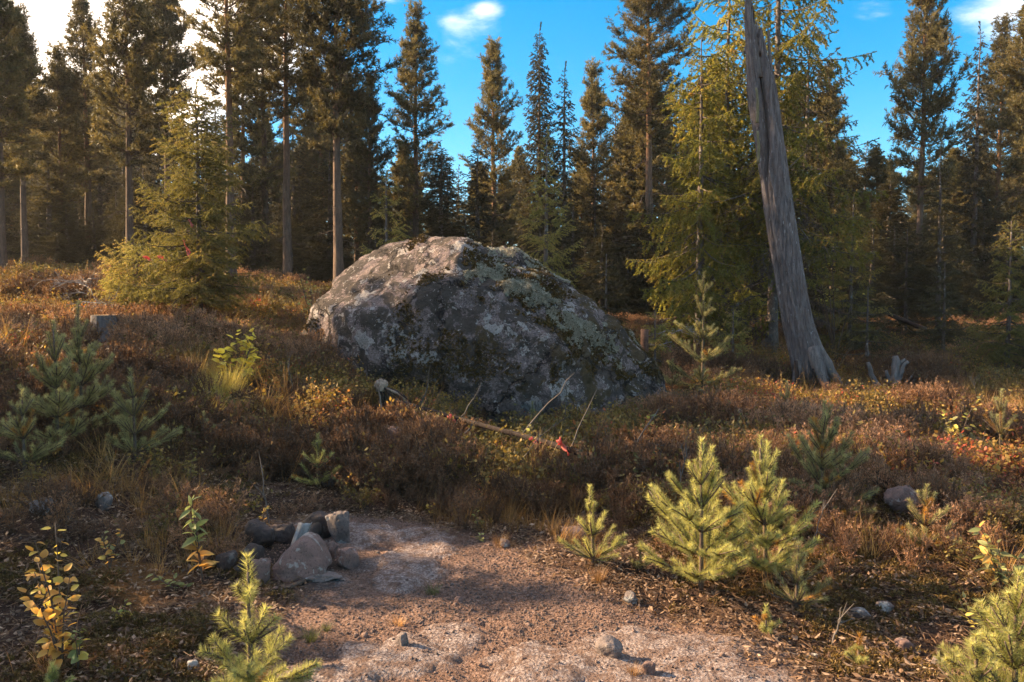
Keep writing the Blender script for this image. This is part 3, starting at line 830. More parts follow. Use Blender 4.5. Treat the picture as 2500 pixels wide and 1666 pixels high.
rngT = np.random.default_rng(77)
TPL = {
    'near': [(L, [spruce_branch(rngT, L, .42, .022, 4, .032, .0105, .060, .30, .22) for _ in range(3)]) for L in (0.25, 0.5, 0.85, 1.25)],
    'droop': [(L, [spruce_branch(rngT, L, .75, .046, 5, .050, .021, .095, .34, .34) for _ in range(4)]) for L in (0.5, 0.9, 1.4, 2.0)],
    'far': [(L, [spruce_branch(rngT, L, .6, .06, 4, .07, .032, .10) for _ in range(3)]) for L in (0.4, 0.8, 1.3, 1.9)],
    'pine': [(L, [pine_branch(rngT, L, .040, 4, .088, .0170, .38, int(6 + 8.5 * L)) for _ in range(4)]) for L in (0.45, 0.9, 1.5, 2.2)],
    'pine_far': [(L, [pine_branch(rngT, L, .06, 4, .12, .036, .3, int(7 + 8 * L)) for _ in range(3)]) for L in (0.5, 1.0, 1.7, 2.4)],
    'dead': [(L, [dead_branch(rngT, L, .008) for _ in range(3)]) for L in (0.6, 1.1)],
}
def pick(kind, L, rng):
    tl = TPL[kind]; i = int(np.argmin([abs(math.log(l / max(L, .05))) for l, _ in tl])); l, arrs = tl[i]
    return arrs[rng.integers(len(arrs))], L / l
def put_branch(g, kind, L, az, pitch, p, rng, roll=0.15, flipz=False, a_mul=1.0, a_add=0.0):
    arr, s = pick(kind, L, rng)
    s3 = np.diag([s, s * rng.choice([-1, 1]), s])
    M = rotz(az) @ roty(-pitch) @ rotx(rng.normal(0, roll)) @ s3
    g.add_xf(arr, M, p, a_mul, a_add)
def trunk_mesh(name, H, r0, r1, rng, mat, sides=10, lean=0.0, flare=1.5, segs=14):
    t = np.linspace(0, 1, segs)
    wob = np.cumsum(rng.normal(0, .004 * H / segs * 6, (segs, 2)), 0) * t[:, None]
    path = np.stack([wob[:, 0] + lean * H * t ** 1.3, wob[:, 1], H * t - (0.15 * (1 - t))], 1)
    rad = r1 + (r0 - r1) * (1 - t) ** 0.9
    rad[0] *= flare; rad[1] *= 1 + (flare - 1) * .15
    jit = 1 + rng.normal(0, .045, (segs, sides))
    V, T = tube(path, rad, sides, True, jit)
    return mk_mesh(name, V, T, [mat], smooth=True), path
def spruce_crown(H, W, rng, kind, base=0.1, dens=1.0, taper=0.85, top_spike=0.08, dead_from=None, mats=None, path=None, irregular=0.2, pitch0=-.15, pitch1=.55, lop=0.0):
    g = G()
    z = H * base
    while z < H * (1 - 0.01):
        f = (z - H * base) / (H * (1 - base))
        L0 = W * (1 - f) ** taper * (0.72 + 0.28 * min(1, f * 6)) + 0.10
        n = max(3, int(round((4 + 3 * (1 - f)) * dens)))
        a0 = rng.uniform(0, 7)
        for i in range(n):
            az = a0 + i * 2 * math.pi / n + rng.normal(0, .3)
            L = L0 * rng.uniform(1 - irregular * 1.6, 1 + irregular * .7) * (1 + lop * math.cos(az))
            zz = z + rng.normal(0, .05) * min(1, L)
            px_, py_ = (np.interp(zz, path[:, 2], path[:, 0]), np.interp(zz, path[:, 2], path[:, 1])) if path is not None else (0, 0)
            put_branch(g, kind, max(.12, L), az, pitch0 + (pitch1 - pitch0) * f ** 1.6 + rng.normal(0, .1), np.array([px_, py_, zz]), rng, a_mul=.8, a_add=rng.uniform(-.05, .25))
        z += (0.13 + 0.16 * W * (1 - f) * 0.55) / dens * rng.uniform(.8, 1.2)
    if dead_from is not None:
        z = H * dead_from
        while z < H * base * 1.6:
            for i in range(3):
                put_branch(g, 'dead', W * rng.uniform(.35, .75), rng.uniform(0, 6.3), -.1 + rng.normal(0, .15), np.array([0, 0, z]), rng)
            z += rng.uniform(.10, .25)
    tip = path[-1] if path is not None else np.array([0, 0, H])
    arr, s = pick(kind, .25 * min(1.5, max(.6, H / 4)), rng)
    for i in range(3):
        g.add_xf(arr, roty(-1.5 + .04 * i) @ np.diag([s, s * .35, s * .35]), tip - np.array([0, 0, .12]))
    return g.mesh('spruce_crown', mats)
def pine_crown(H, W, rng, kind, base=0.45, dens=1.0, shape=1.0, dead_from=.12, mats=None, path=None):
    g = G(); z = H * base
    while z < H * 0.985:
        f = (z - H * base) / (H * (1 - base))
        L0 = W * rng.uniform(.72, 1.18) * (0.35 + .65 * min(1, f * 2.6)) * (1 - f) ** (0.62 * shape) + 0.18
        n = max(3, int(round(rng.integers(4, 7) * dens)))
        a0 = rng.uniform(0, 7)
        for i in range(n):
            az = a0 + i * 2 * math.pi / n + rng.normal(0, .35); L = L0 * rng.uniform(.5, 1.15)
            zz = z + rng.normal(0, .12)
            pxy = (np.interp(zz, path[:, 2], path[:, 0]), np.interp(zz, path[:, 2], path[:, 1]))
            put_branch(g, kind, L, az, .0 + .75 * f ** 1.5 + rng.normal(0, .12), np.array([*pxy, zz]), rng, a_mul=.8, a_add=rng.uniform(-.05, .25))
        z += (0.16 + 0.20 * (1 - f)) * (H / 13) ** .5 * rng.uniform(.75, 1.25) / dens ** .5
    z = H * dead_from
    while z < H * base * 1.1:
        put_branch(g, 'dead', W * rng.uniform(.25, .75), rng.uniform(0, 6.3), rng.normal(0, .2), np.array([0, 0, z]), rng); z += rng.uniform(.15, .5)
    arr, s = pick(kind, .6, rng)
    for i in range(3):
        g.add_xf(arr, rotz(i * 2.1) @ roty(-1.2) @ np.diag([s, s, s]), path[-1] - np.array([0, 0, .25]))
    return g.mesh('pine_crown', mats)

def make_tree(kind, name, p, H, W, seed, label, cat, group=None, trunk_r=None, lean=0.0, crown_kw=None, foliage=None, tpl=None, rz=0.0):
    rng = np.random.default_rng(seed)
    root = thing(name, p, label, cat, group, rz)
    r0 = trunk_r or 0.012 * H + 0.02
    bark = MT['pine_bark'] if kind == 'pine' else MT['spruce_bark']
    me, path = trunk_mesh(name + '_trunk', H, r0, 0.008, rng, bark, 9 if H < 6 else 11, lean)
    obj('trunk', me, root)
    if kind == 'pine':
        cm = pine_crown(H, W, rng, tpl or 'pine', mats=[foliage or MT['pine_needle_far'], MT['twig']], path=path, **(crown_kw or {}))
    else:
        cm = spruce_crown(H, W, rng, tpl or 'near', mats=[foliage or MT['spruce_green'], MT['dead_twig']], path=path, **(crown_kw or {}))
    obj('crown', cm, root)
    return root
def copy_tree(src, p, sc, rz, label, group=None):
    c = src.copy(); COL.objects.link(c)
    c.location = p; c.rotation_euler = (0, 0, rz); c.scale = sc if hasattr(sc, '__len__') else (sc, sc, sc)
    c['label'] = label
    if group: c['group'] = group
    elif 'group' in c: del c['group']
    for ch in list(src.children):
        k = ch.copy(); COL.objects.link(k); k.parent = c
    return c
TREES = {}
def H_of(p, top): return h_for(p, top)

# --- the pine stand on the left and behind: (px, depth, top row, width, label)
def place_forest():
    protos = {}
    def pine(px, d, top, label, W=None, group=None, key=None):
        p = gp(px, d); H = H_of(p, top)
        if key not in protos:
            protos[key] = (make_tree('pine', 'pine_tree', p, H, W or H * .155, 100 + len(protos) * 7, label, 'pine', group, crown_kw=PK[key]), H)
        else:
            src, h0 = protos[key]; s = H / h0; w = 1.0 if W is None else 1.0
            copy_tree(src, p, (min(s * 1.05, 1.25) if s > 1 else max(s, .75), min(s * 1.05, 1.25) if s > 1 else max(s, .75), s), random.Random(px).uniform(0, 6.28), label, group)
    PK = {'a': dict(base=.36, dens=1.0), 'b': dict(base=.44, dens=1.1), 'c': dict(base=.30, dens=.95, shape=1.2), 'd': dict(base=.5, dens=1.0, shape=.8), 'slim': dict(base=.33, dens=.95, shape=1.35), 'open': dict(base=.28, dens=.8, shape=1.0)}
    pine(12, 19.5, 20, 'tall pine at the very left edge beside the bright cloud', key='a')
    pine(66, 25, 60, 'slender pine trunk second from the left edge', key='b')
    pine(160, 27, 150, 'pine with dark bare trunk above the little sunlit spruce at left', key='c')
    pine(222, 28, -5, 'pine whose pointed top stands against the bright cloud', key='slim')
    pine(322, 23, -90, 'dense pine just left of the sunlit spruce, grey trunk', key='a')
    pine(415, 29, -40, 'pine right behind the sunlit spruce', key='b')
    pine(566, 21, -240, 'tall pine with thick reddish trunk right of the sunlit spruce', key='d')
    pine(652, 27, -60, 'thin pine between the reddish trunk and the boulder pines', key='c')
    pine(704, 23, -150, 'tall pine with lit grey-brown trunk left of the boulder', key='d')
    pine(828, 20, -170, 'tall straight pine with a long bare trunk just left of the boulder', key='b')
    pine(905, 27, 215, 'short bushy pine leaning on the gap of sky above the boulder', key='c')
    pine(1015, 28, 50, 'lone slim pine against blue sky above the boulder peak', key='slim')
    pine(1205, 30, 130, 'open-crowned pine against blue sky with raised side tops', key='open')
    pine(1447, 34, 195, 'blunt dark pine right of the pointed spruces', key='c')
    pine(1582, 26, -110, 'large pine with dark crown filling the sky left of the snag', key='d')
    pine(2010, 30, 200, 'dark pine behind the snag against the right sky gap', key='c')
    pine(2075, 33, 420, 'low round pine in the right sky gap', key='c')
    pine(2238, 25, -40, 'tall reddish pine standing alone at the right', key='a')
    pine(2425, 32, 85, 'slim pine next to the pointed spruce at the right', key='slim')
    pine(2525, 23, -60, 'pine cut by the right edge of the picture', key='b')
    # spruces of the same line
    sp = {}
    def spr(px, d, top, label, W, key, tpl='far', fol='spruce_dark', group=None, **kw):
        p = gp(px, d); H = H_of(p, top)
        if key not in sp:
            sp[key] = (make_tree('spruce', 'spruce_tree', p, H, W, 300 + len(sp) * 11, label, 'spruce', group, crown_kw=kw, foliage=MT[fol], tpl=tpl), H, W)
        else:
            src, h0, w0 = sp[key]; s = H / h0
            copy_tree(src, p, (W / w0, W / w0, s), random.Random(px).uniform(0, 6.28), label, group)
    spr(1317, 33, 72, 'tall pointed dark spruce against blue sky above the boulder', 1.35, 'spire', base=.03, dens=1.0, taper=.75)
    spr(1376, 33, 165, 'ragged dark spruce right beside the tallest pointed spruce', 1.55, 'ragged', base=.03, dens=.8, irregular=.4)
    spr(1075, 26, 355, 'dark spruce below the slim pine, left of the open pine', 1.3, 'spire')
    spr(1165, 27, 345, 'dark spruce in front of the open-crowned pine', 1.5, 'ragged')
    spr(2372, 29, 72, 'thin pointed spruce near the right edge', 1.4, 'ragged')
    spr(2160, 28, 430, 'dark spruce left of the lone reddish pine', 1.6, 'spire')
    # fillers deep in the stand
    r = random.Random(5)
    fl = 'dark conifer deep in the forest, half hidden behind nearer trees'
    grp = 'dark conifers deep in the forest'
    srcs = [protos['a'], protos['b'], protos['c'], sp['spire'][:2], sp['ragged'][:2]]
    rngf = np.random.default_rng(9)
    cpines = [(make_tree('pine', 'pine_tree', gp(600, 38), 12.5, 1.9, 901, 'dark pine deep in the forest behind the pine stand on the left', 'pine', 'dark pines deep in the forest behind the pine stand on the left', crown_kw=dict(base=.35, dens=.8), tpl='pine_far'), 12.5),
              (make_tree('spruce', 'spruce_tree', gp(1500, 38), 10.0, 1.7, 902, 'dark spruce deep in the forest behind the boulder', 'spruce', 'dark spruces deep in the forest behind the boulder', crown_kw=dict(base=.02, dens=.75), tpl='far', foliage=MT['spruce_dark']), 10.0)]
    spots = []
    for i in range(150):
        px = -250 + i * 3000 / 149 + r.uniform(-18, 18); d = r.uniform(30, 70)
        # lower tree tops where the photograph shows the sky gap
        if 900 < px < 1500: top = r.uniform(370, 520)
        elif px > 1950: top = r.uniform(330, 540) if px < 2450 else r.uniform(150, 480)
        elif px < 300: top = r.uniform(200, 420)
        else: top = r.uniform(140, 480)
        spots.append((px, d, top, r.random()))
    for i in range(95):    # low dark undergrowth spruces between the trunks
        px = -150 + i * 2850 / 94 + r.uniform(-20, 20)
        spots.append((px, r.uniform(23, 36), r.uniform(470, 640), 2.0))
    for i in range(36):
        spots.append((-150 + i * 27 + r.uniform(-15, 15), r.uniform(25, 44), r.uniform(330, 600), 2.0))
    for px, d, top, q in spots:
        p = gp(px, d); H = H_of(p, top)
        if H < 1.2: continue
        use = cpines[1] if (q > .62) else cpines[0]
        s = H / use[1]; ww = max(s * 1.35, .8) if q < 1.5 else max(s * 2.2, .8)
        where = 'behind the pine stand on the left' if px < 850 else ('behind the boulder' if px < 1650 else 'right of the golden spruces')
        kind_ = 'dark pine' if use is cpines[0] else ('low shaded spruce' if q > 1.5 else 'dark spruce')
        c = copy_tree(use[0], p, (ww, ww, s), r.uniform(0, 6.28), '%s deep in the forest %s' % (kind_, where), '%ss deep in the forest %s' % (kind_, where))
        c['category'] = kind_.split()[-1]
    return protos, sp
PROTOS, SPRS = place_forest()

# --- feature spruces near the clearing
def feature_spruces():
    p = hit(488, 800, 12.5); H = H_of(p, 222)
    make_tree('spruce', 'spruce_tree', p, H, 1.22, 11, 'sunlit green spruce tied with red ribbons in the left heather', 'spruce', trunk_r=.065,
              crown_kw=dict(base=.14, dens=1.2, taper=.50, irregular=.34, dead_from=.06, lop=-.0), tpl='near')
    p2 = hit(338, 775, 12.0); H2 = H_of(p2, 596)
    make_tree('spruce', 'spruce_tree', p2, H2, .85, 12, 'low broad spruce at the left foot of the ribboned spruce', 'spruce', trunk_r=.035,
              crown_kw=dict(base=.25, dens=1.3, taper=.35, irregular=.2, pitch1=.35), tpl='near')
    SPR1 = (p, H)
    # bright spruces right of the boulder
    BIG, BIGH = [], []
    for i, (px, d, top, W, label, seed) in enumerate([(1708, 17.0, 90, 1.75, 'golden-green spruce nearest the boulder, right of its slope', 21), (1765, 18.2, -120, 1.9, 'tall golden-green spruce between the boulder and the snag', 22),
                                              (1885, 17.2, -330, 2.3, 'tall shaggy spruce with thick trunk directly behind the snag', 23), (1960, 20, 60, 2.0, 'dark spruce peeking out right of the snag top', 24)]):
        q = gp(px, d); H = H_of(q, top)
        if i == 3:
            c = copy_tree(BIG[1], q, (W / 1.9, W / 1.9, H / BIGH[1]), 2.0, label)
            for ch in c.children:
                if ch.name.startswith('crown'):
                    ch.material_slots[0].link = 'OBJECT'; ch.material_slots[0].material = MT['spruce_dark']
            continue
        BIGH.append(H)
        BIG.append(None); BIG[-1] = make_tree('spruce', 'spruce_tree', q, H, W, seed, label, 'spruce', trunk_r=.11 + .02 * (i == 2), crown_kw=dict(base=.12 if i != 2 else .25, dens=.76, taper=.55, irregular=.45, dead_from=.04, pitch0=-.35, pitch1=.4), tpl='droop', foliage=MT['spruce_sunlit'] if i < 3 else MT['spruce_dark'])
    q = gp(1330, 15.2)
    make_tree('spruce', 'spruce_tree', q, H_of(q, 335), 1.15, 31, 'young spruce with a long leader rising behind the boulder', 'spruce', crown_kw=dict(base=.05, dens=.75, taper=.9, irregular=.25, pitch0=-.05, pitch1=.6), tpl='near', foliage=MT['spruce_green'])
    q = gp(945, 16.5)
    make_tree('spruce', 'spruce_tree', q, H_of(q, 430), .95, 32, 'thin young spruce in shade behind the left top of the boulder', 'spruce', crown_kw=dict(base=.05, dens=.6, taper=.9, irregular=.3), tpl='near')
    q = gp(2462, 15.0)
    make_tree('spruce', 'spruce_tree', q, H_of(q, 540), .95, 33, 'bright young spruce with bare leaders near the right edge', 'spruce', crown_kw=dict(base=.08, dens=1.0, taper=.8), tpl='near', foliage=MT['spruce_green'])
    lab = [(2118, 16.5, 700, .85, 'small shaded spruce right of the snag foot'), (2305, 17, 640, .7, 'little spruce with thin leader right of the fallen branch'), (2075, 18.5, 480, 1.0, 'young spruce lit at its top right of the snag'),
           (2290, 19.5, 370, .9, 'thin sparse spruce below the lone reddish pine'), (98, 18.5, 645, .45, 'tiny sunlit spruce on the heather ridge at far left'), (1600, 14.5, 760, .6, 'low spruce with lit tips at the right end of the boulder'), (1480, 16, 620, .8, 'shaded low spruce close behind the boulder slope'), (1790, 15, 760, .55, 'low lit spruce at the left foot of the snag'), (2210, 20, 560, 1.1, 'shaded spruce under the lone reddish pine')]
    for i, (px, d, top, W, l_) in enumerate(lab):
        q = gp(px, d)
        make_tree('spruce', 'spruce_tree', q, H_of(q, top), W, 40 + i, l_, 'spruce', crown_kw=dict(base=.08, dens=.8, taper=.8, irregular=.3), tpl='near', foliage=MT['spruce_green'] if i in (4, 5, 7, 2) else MT['spruce_dark'])  # lit spruces get the brighter needles, the others the darker shaded copy
    return SPR1
SPR1 = feature_spruces()

# --- trees outside the left edge that shade the clearing
def side_trees():
    lab = 'pine beyond the left edge of the picture, shading the clearing'
    r = random.Random(31)
    for x, y, s, k in [(-11.8, 12.0, 1.45, 'a'), (-10.5, 8.9, 1.25, 'a'), (-18, 18.5, 1.65, 'd'), (-21, 20.5, 1.5, 'd'), (-20, 13.6, 1.3, 'b'), (-26, 24, 1.3, 'c'), (-30, 15.5, 1.4, 'a')]:
        copy_tree(PROTOS[k][0], (x, y, gz(x, y)), s, r.uniform(0, 6), lab, 'pines beyond the left edge')
    lab = 'low spruce beyond the left edge of the picture'
    for x, y, s in [(-8.6, 6.2, .36), (-9.2, 4.4, .38), (-7.6, 5.0, .27), (-10, 7.6, .4)]:
        copy_tree(SPRS['spire'][0], (x, y, gz(x, y)), (s * 2.6, s * 2.6, s), r.uniform(0, 6), lab, 'low spruces beyond the left edge')
side_trees()

# ------------------------------------------------------------------ scattered ground cover (uncountable)
def scatter(name, label, pts, rot, scl, idx, tint, templates, kind='stuff'):
    """one object: copies of a few small plants set on points"""
    col = bpy.data.collections.new(name + '_kinds')
    for i, me in enumerate(templates):
        o = bpy.data.objects.new('%s_%02d' % (name, i), me); col.objects.link(o)
    me = bpy.data.meshes.new(name)
    me.vertices.add(len(pts)); me.vertices.foreach_set('co', np.asarray(pts, np.float32).ravel())
    for nm, ty, key, dat in (('rot', 'FLOAT_VECTOR', 'vector', rot), ('scl', 'FLOAT_VECTOR', 'vector', scl), ('idx', 'INT', 'value', idx), ('tint', 'FLOAT', 'value', tint)):
        a = me.attributes.new(nm, ty, 'POINT'); a.data.foreach_set(key, np.asarray(dat, np.int32 if ty == 'INT' else np.float32).ravel())
    ng = bpy.data.node_groups.new(name + '_nodes', 'GeometryNodeTree')
    ng.interface.new_socket('Geometry', in_out='INPUT', socket_type='NodeSocketGeometry')
    ng.interface.new_socket('Geometry', in_out='OUTPUT', socket_type='NodeSocketGeometry')
    n, l = ng.nodes, ng.links
    gi, go = n.new('NodeGroupInput'), n.new('NodeGroupOutput')
    ci = n.new('GeometryNodeCollectionInfo'); ci.inputs['Collection'].default_value = col
    ci.inputs['Separate Children'].default_value = True; ci.inputs['Reset Children'].default_value = True
    ip = n.new('GeometryNodeInstanceOnPoints'); ip.inputs['Pick Instance'].default_value = True
    def attr(nm, ty):
        a = n.new('GeometryNodeInputNamedAttribute'); a.data_type = ty; a.inputs['Name'].default_value = nm
        return [s for s in a.outputs if s.enabled and s.name == 'Attribute'][0]
    l.new(gi.outputs[0], ip.inputs['Points']); l.new(ci.outputs[0], ip.inputs['Instance'])
    l.new(attr('idx', 'INT'), ip.inputs['Instance Index'])
    l.new(attr('rot', 'FLOAT_VECTOR'), ip.inputs['Rotation']); l.new(attr('scl', 'FLOAT_VECTOR'), ip.inputs['Scale'])
    l.new(ip.outputs[0], go.inputs[0])
    o = obj(name, me, kind=kind, label=label)
    md = o.modifiers.new('scatter', 'NODES'); md.node_group = ng
    return o

rngS = np.random.default_rng(2024)
def tpl_heather(rng, n=16, h=.24):
    g = G(); P0, P1, A = [], [], []
    for i in range(n):
        az = rng.uniform(0, 6.28); le = rng.uniform(.1, .55); H = h * rng.uniform(.6, 1.15)
        b = np.array([rng.normal(0, .03), rng.normal(0, .03), -.03]); d = np.array([math.cos(az) * le, math.sin(az) * le, 1.0])
        m = b + d * H * .5; e = m + norm(d + rng.normal(0, .2, 3)) * H * .55
        P0 += [b, m]; P1 += [m, e]; A += [.25, .75]
        for j in range(3):
            q = m + (e - m) * rng.uniform(0, .7); P0.append(q); P1.append(q + norm(d + rng.normal(0, .5, 3)) * H * rng.uniform(.15, .35)); A.append(.65)
    P0, P1, A = map(np.array, (P0, P1, A))
    V, T = lines_ribbon(rng, P0, P1, .004, .002); g.add(V, T, 1)
    V, T, a = needles(rng, P0, P1, .016, 2, .02, .007, .9, .2, A, .25); g.add(V, T, 0, a)
    return g.mesh('heather', [MT['heather'], MT['twig']])
def tpl_berry(rng, n=12, h=.2, leaf=.022):
    g = G(); P0, P1 = [], []
    pos, nn = [], []
    for i in range(n):
        az = rng.uniform(0, 6.28); H = h * rng.uniform(.6, 1.2); b = np.array([rng.normal(0, .04), rng.normal(0, .04), -.02])
        e = b + np.array([math.cos(az) * .5, math.sin(az) * .5, 1.0]) * H; P0.append(b); P1.append(e)
        for j in range(9):
            u = rng.uniform(.25, 1.05); pos.append(b + (e - b) * u + rng.normal(0, .018, 3)); nn.append(norm(rng.normal(0, .6, 3) + [0, 0, .8]))
    V, T = lines_ribbon(rng, np.array(P0), np.array(P1), .004, .002); g.add(V, T, 1)
    pos, nn = np.array(pos), np.array(nn); m = len(pos)
    a = norm(np.cross(nn, rng.normal(size=(m, 3)))); c = np.cross(nn, a); s = leaf * rng.uniform(.6, 1.2, (m, 1))
    Q = np.stack([pos - a * s * .7, pos + c * s * .42, pos + a * s * .7 + nn * s * .15, pos - c * s * .42], 1).reshape(-1, 3)
    b = np.arange(m)[:, None] * 4
    g.add(Q, np.concatenate([b + [0, 1, 2], b + [0, 2, 3]]), 0, np.repeat(rng.random(m), 4))
    return g.mesh('berry_shrub', [MT['berry'], MT['twig']])
def blades(rng, n, h, spread, w, lean=.5, curve=.4, r0=.03):
    g = G(); k = 4
    az = rng.uniform(0, 6.28, n); le = rng.uniform(.05, lean, n); H = h * rng.uniform(.55, 1.15, n)
    d = np.stack([np.cos(az), np.sin(az), np.zeros(n)], 1); b = d * rng.uniform(0, r0, (n, 1)) + rng.normal(0, r0 * .4, (n, 3)) * [1, 1, 0]
    s = np.stack([-np.sin(az), np.cos(az), np.zeros(n)], 1)
    V = []
    for i in range(k):
        t = i / (k - 1)
        c = b + d * (le * H * t + curve * rng.uniform(.3, 1, n) * H * t * t * .6)[:, None] + np.array([0, 0, 1.0]) * (H * t * (1 - .25 * curve * t))[:, None] - np.array([0, 0, .02])
        ww = w * (1 - t * .85) / 2
        V += [c - s * ww, c + s * ww]
    V = np.stack(V, 1)
    F = []
    base = np.arange(n)[:, None] * (2 * k)
    for i in range(k - 1):
        F += [base + [2 * i, 2 * i + 1, 2 * i + 3], base + [2 * i, 2 * i + 3, 2 * i + 2]]
    g.add(V.reshape(-1, 3), np.concatenate(F), 0, np.repeat(rng.random(n), 2 * k))
    return g
def tpl_grass(rng, n=26, h=.32):
    return blades(rng, n, h, .1, .0045, .5, .7, .05).mesh('grass', [MT['straw']])
def tpl_moss(rng, n=60):
    g = G(); d = norm(rng.normal(size=(n, 3)) * [1, 1, .6]); d[:, 2] = abs(d[:, 2]); p = d * .05 * [1.3, 1.3, .6]
    V, T, a = needles(rng, p, p + d * .02, .02, 3, .02, .008, .8, .2, .5, .4); g.add(V, T, 0, a)
    return g.mesh('moss_cushion', [MT['moss']])
def tpl_litter(rng, n=16):
    g = G(); m = n; pos = rng.normal(0, .06, (m, 3)) * [1, 1, .12]; nn = norm(rng.normal(0, .5, (m, 3)) + [0, 0, 1]); a = norm(np.cross(nn, rng.normal(size=(m, 3)))); c = np.cross(nn, a); s = .012 * rng.uniform(.5, 1.6, (m, 1))
    Q = np.stack([pos - a * s, pos + c * s * .5, pos + a * s + nn * s * .3, pos - c * s * .5], 1).reshape(-1, 3); b = np.arange(m)[:, None] * 4
    g.add(Q, np.concatenate([b + [0, 1, 2], b + [0, 2, 3]]), 0, np.repeat(rng.random(m) ** 1.7, 4))
    P0 = rng.normal(0, .06, (6, 3)) * [1, 1, .1]; P1 = P0 + norm(rng.normal(0, 1, (6, 3)) * [1, 1, .2]) * .07
    V, T = lines_ribbon(rng, P0, P1, .004, .002); g.add(V, T, 0, .4)
    return g.mesh('litter', [MT['litter']])
STUMP = hit(259, 835)
CLEAR = []
for px_, py_, r_, dd_ in [(259, 848, .5, .55), (945, 1015, .4, .35), (2408, 1120, .4, .3), (2215, 1262, .35, .3), (246, 1245, .22, .2), (945, 1115, .3, .25), (2175, 985, .5, .5), (1985, 960, .8, .9), (585, 950, .45, .5), (1440, 1140, .5, .3), (1190, 1060, .5, .35), (765, 1190, .25, .2)]:
    c_ = hit(px_, py_); CLEAR.append((c_[0] * (1 - dd_ / c_[1] * .8), c_[1] - dd_ * .8, r_))
def in_boulder(x, y):
    m = np.zeros(len(x), bool)
    for cx, cy, r in CLEAR:
        m |= ((x - cx) ** 2 + ((y - cy) / 1.6) ** 2 < r * r) & (vnoise(x * 90, y * 90, 3) < .85)
    px_ = CX + F_PX * x / y
    m |= (np.abs(px_ - 259) < 46) & (y > STUMP[1] - 4.4) & (y < STUMP[1] + .2)
    return m | (((x - BC[0]) / 2.5) ** 2 + ((y - BC[1]) / 1.55) ** 2 < 1)
def candidate(n, y0, y1, power=1.0, wid=.78):
    u = rngS.random(n) ** power; y = y0 + (y1 - y0) * u; x = rngS.uniform(-1, 1, n) * (wid * y + 1.0)
    return x, y
def cover():
    def build(name, label, x, y, keep, size, tint, tpls, zoff=0.0, tilt=.15):
        x, y, size, tint = x[keep], y[keep], size[keep], tint[keep]
        n = len(x); z = ground_h(x, y) + zoff
        rot = np.stack([rngS.normal(0, tilt, n), rngS.normal(0, tilt, n), rngS.uniform(0, 6.28, n)], 1)
        scl = size[:, None] * np.stack([rngS.uniform(.85, 1.15, n)] * 2 + [rngS.uniform(.75, 1.2, n)], 1)
        scatter(name, label, np.stack([x, y, z], 1), rot, scl, rngS.integers(0, len(tpls), n), tint, tpls)
    # heather
    x, y = candidate(34000, 4.6, 24, .85)
    g = gravel_mask(x, y); px = CX + F_PX * x / y
    patch = fbm(x * .8, y * .8, 51); fine = rngS.random(len(x))
    bare = sstep(6.4, 7.6, y + (fbm(x * .9, y * .9, 71) - .5) * 2.0 + np.where(px < 500, .7, 0) + np.where(px > 1500, 1.3, 0))
    keep = (g < .12) & ~in_boulder(x, y) & (fine < (.28 + 1.3 * sstep(.38, .58, patch)) * (.10 + .90 * bare))
    tint = np.clip(.40 + (fbm(x * .55 + 9, y * .55, 61, 3) - .5) * 2.6 + rngS.normal(0, .13, len(x)) + .2 * sstep(-2, -6, x) - .1 * sstep(2, 6, x), 0, 1)
    build('heather', 'brown heather carpet on the forest floor', x, y, keep, rngS.uniform(.75, 1.7, len(x)) * np.where(y < 6.8, .7, .95) * (.65 + .65 * sstep(.4, .65, patch)), tint, [tpl_heather(rngS) for _ in range(5)])
    # berry shrubs
    x, y = candidate(26000, 4.8, 22, .85)
    g = gravel_mask(x, y); patch = fbm(x * .9 + 30, y * .9, 52); px = CX + F_PX * x / y
    bare = sstep(6.6, 8.0, y + (fbm(x * .9, y * .9, 72) - .5) * 2.0 + np.where(px < 500, .8, 0) + np.where(px > 1500, 1.3, 0))
    keep = (g < .12) & ~in_boulder(x, y) & (rngS.random(len(x)) < (.2 + 1.3 * sstep(.42, .62, patch)) * (.04 + .96 * bare))
    tint = np.clip(.28 + (fbm(x * .6 + 19, y * .6, 62) - .5) * 1.3 + rngS.normal(0, .16, len(x)) + .32 * (sstep(2.2, 4, x) * sstep(15, 11, y)) + np.where(rngS.random(len(x)) < .05, .5, 0), 0, 1)
    build('berry_shrubs', 'low green and reddish berry shrubs among the heather', x, y, keep, rngS.uniform(.7, 1.7, len(x)) * np.where(y < 6.8, .75, 1.1), tint, [tpl_berry(rngS) for _ in range(5)])
    # dry grass
    x, y = candidate(15000, 4.4, 22, .85)
    g = gravel_mask(x, y); patch = fbm(x * .7 + 60, y * .7, 53)
    keep = (g < .1) & ~in_boulder(x, y) & (rngS.random(len(x)) < sstep(.45, .65, patch + .10 * sstep(2, 6, x)) * .9 + .06)
    tint = np.clip(.45 + (fbm(x * .8, y * .8, 63) - .5) * 1.0 + rngS.normal(0, .15, len(x)), 0, 1)
    build('dry_grass', 'dry straw-coloured grass between the shrubs', x, y, keep, rngS.uniform(.6, 1.9, len(x)) * np.where(y < 7, .6, 1.0), tint, [tpl_grass(rngS) for _ in range(4)], tilt=.25)
    # moss cushions and litter in the near hollow
    x, y = candidate(16000, 3.2, 9.5, 1.0)
    g = gravel_mask(x, y); patch = fbm(x * 1.6 + 5, y * 1.6, 54)
    keep = (g < .45) & (rngS.random(len(x)) < sstep(.42, .62, patch))
    build('ground_moss', 'brown-green moss on the bare soil', x, y, keep, rngS.uniform(.4, 1.1, len(x)), x * 0 + .5, [tpl_moss(rngS) for _ in range(3)], -.01, .3)
    x, y = candidate(9000, 3.2, 9.5, 1.0)
    keep = gravel_mask(x, y) < .6 + .3 * rngS.random(len(x))
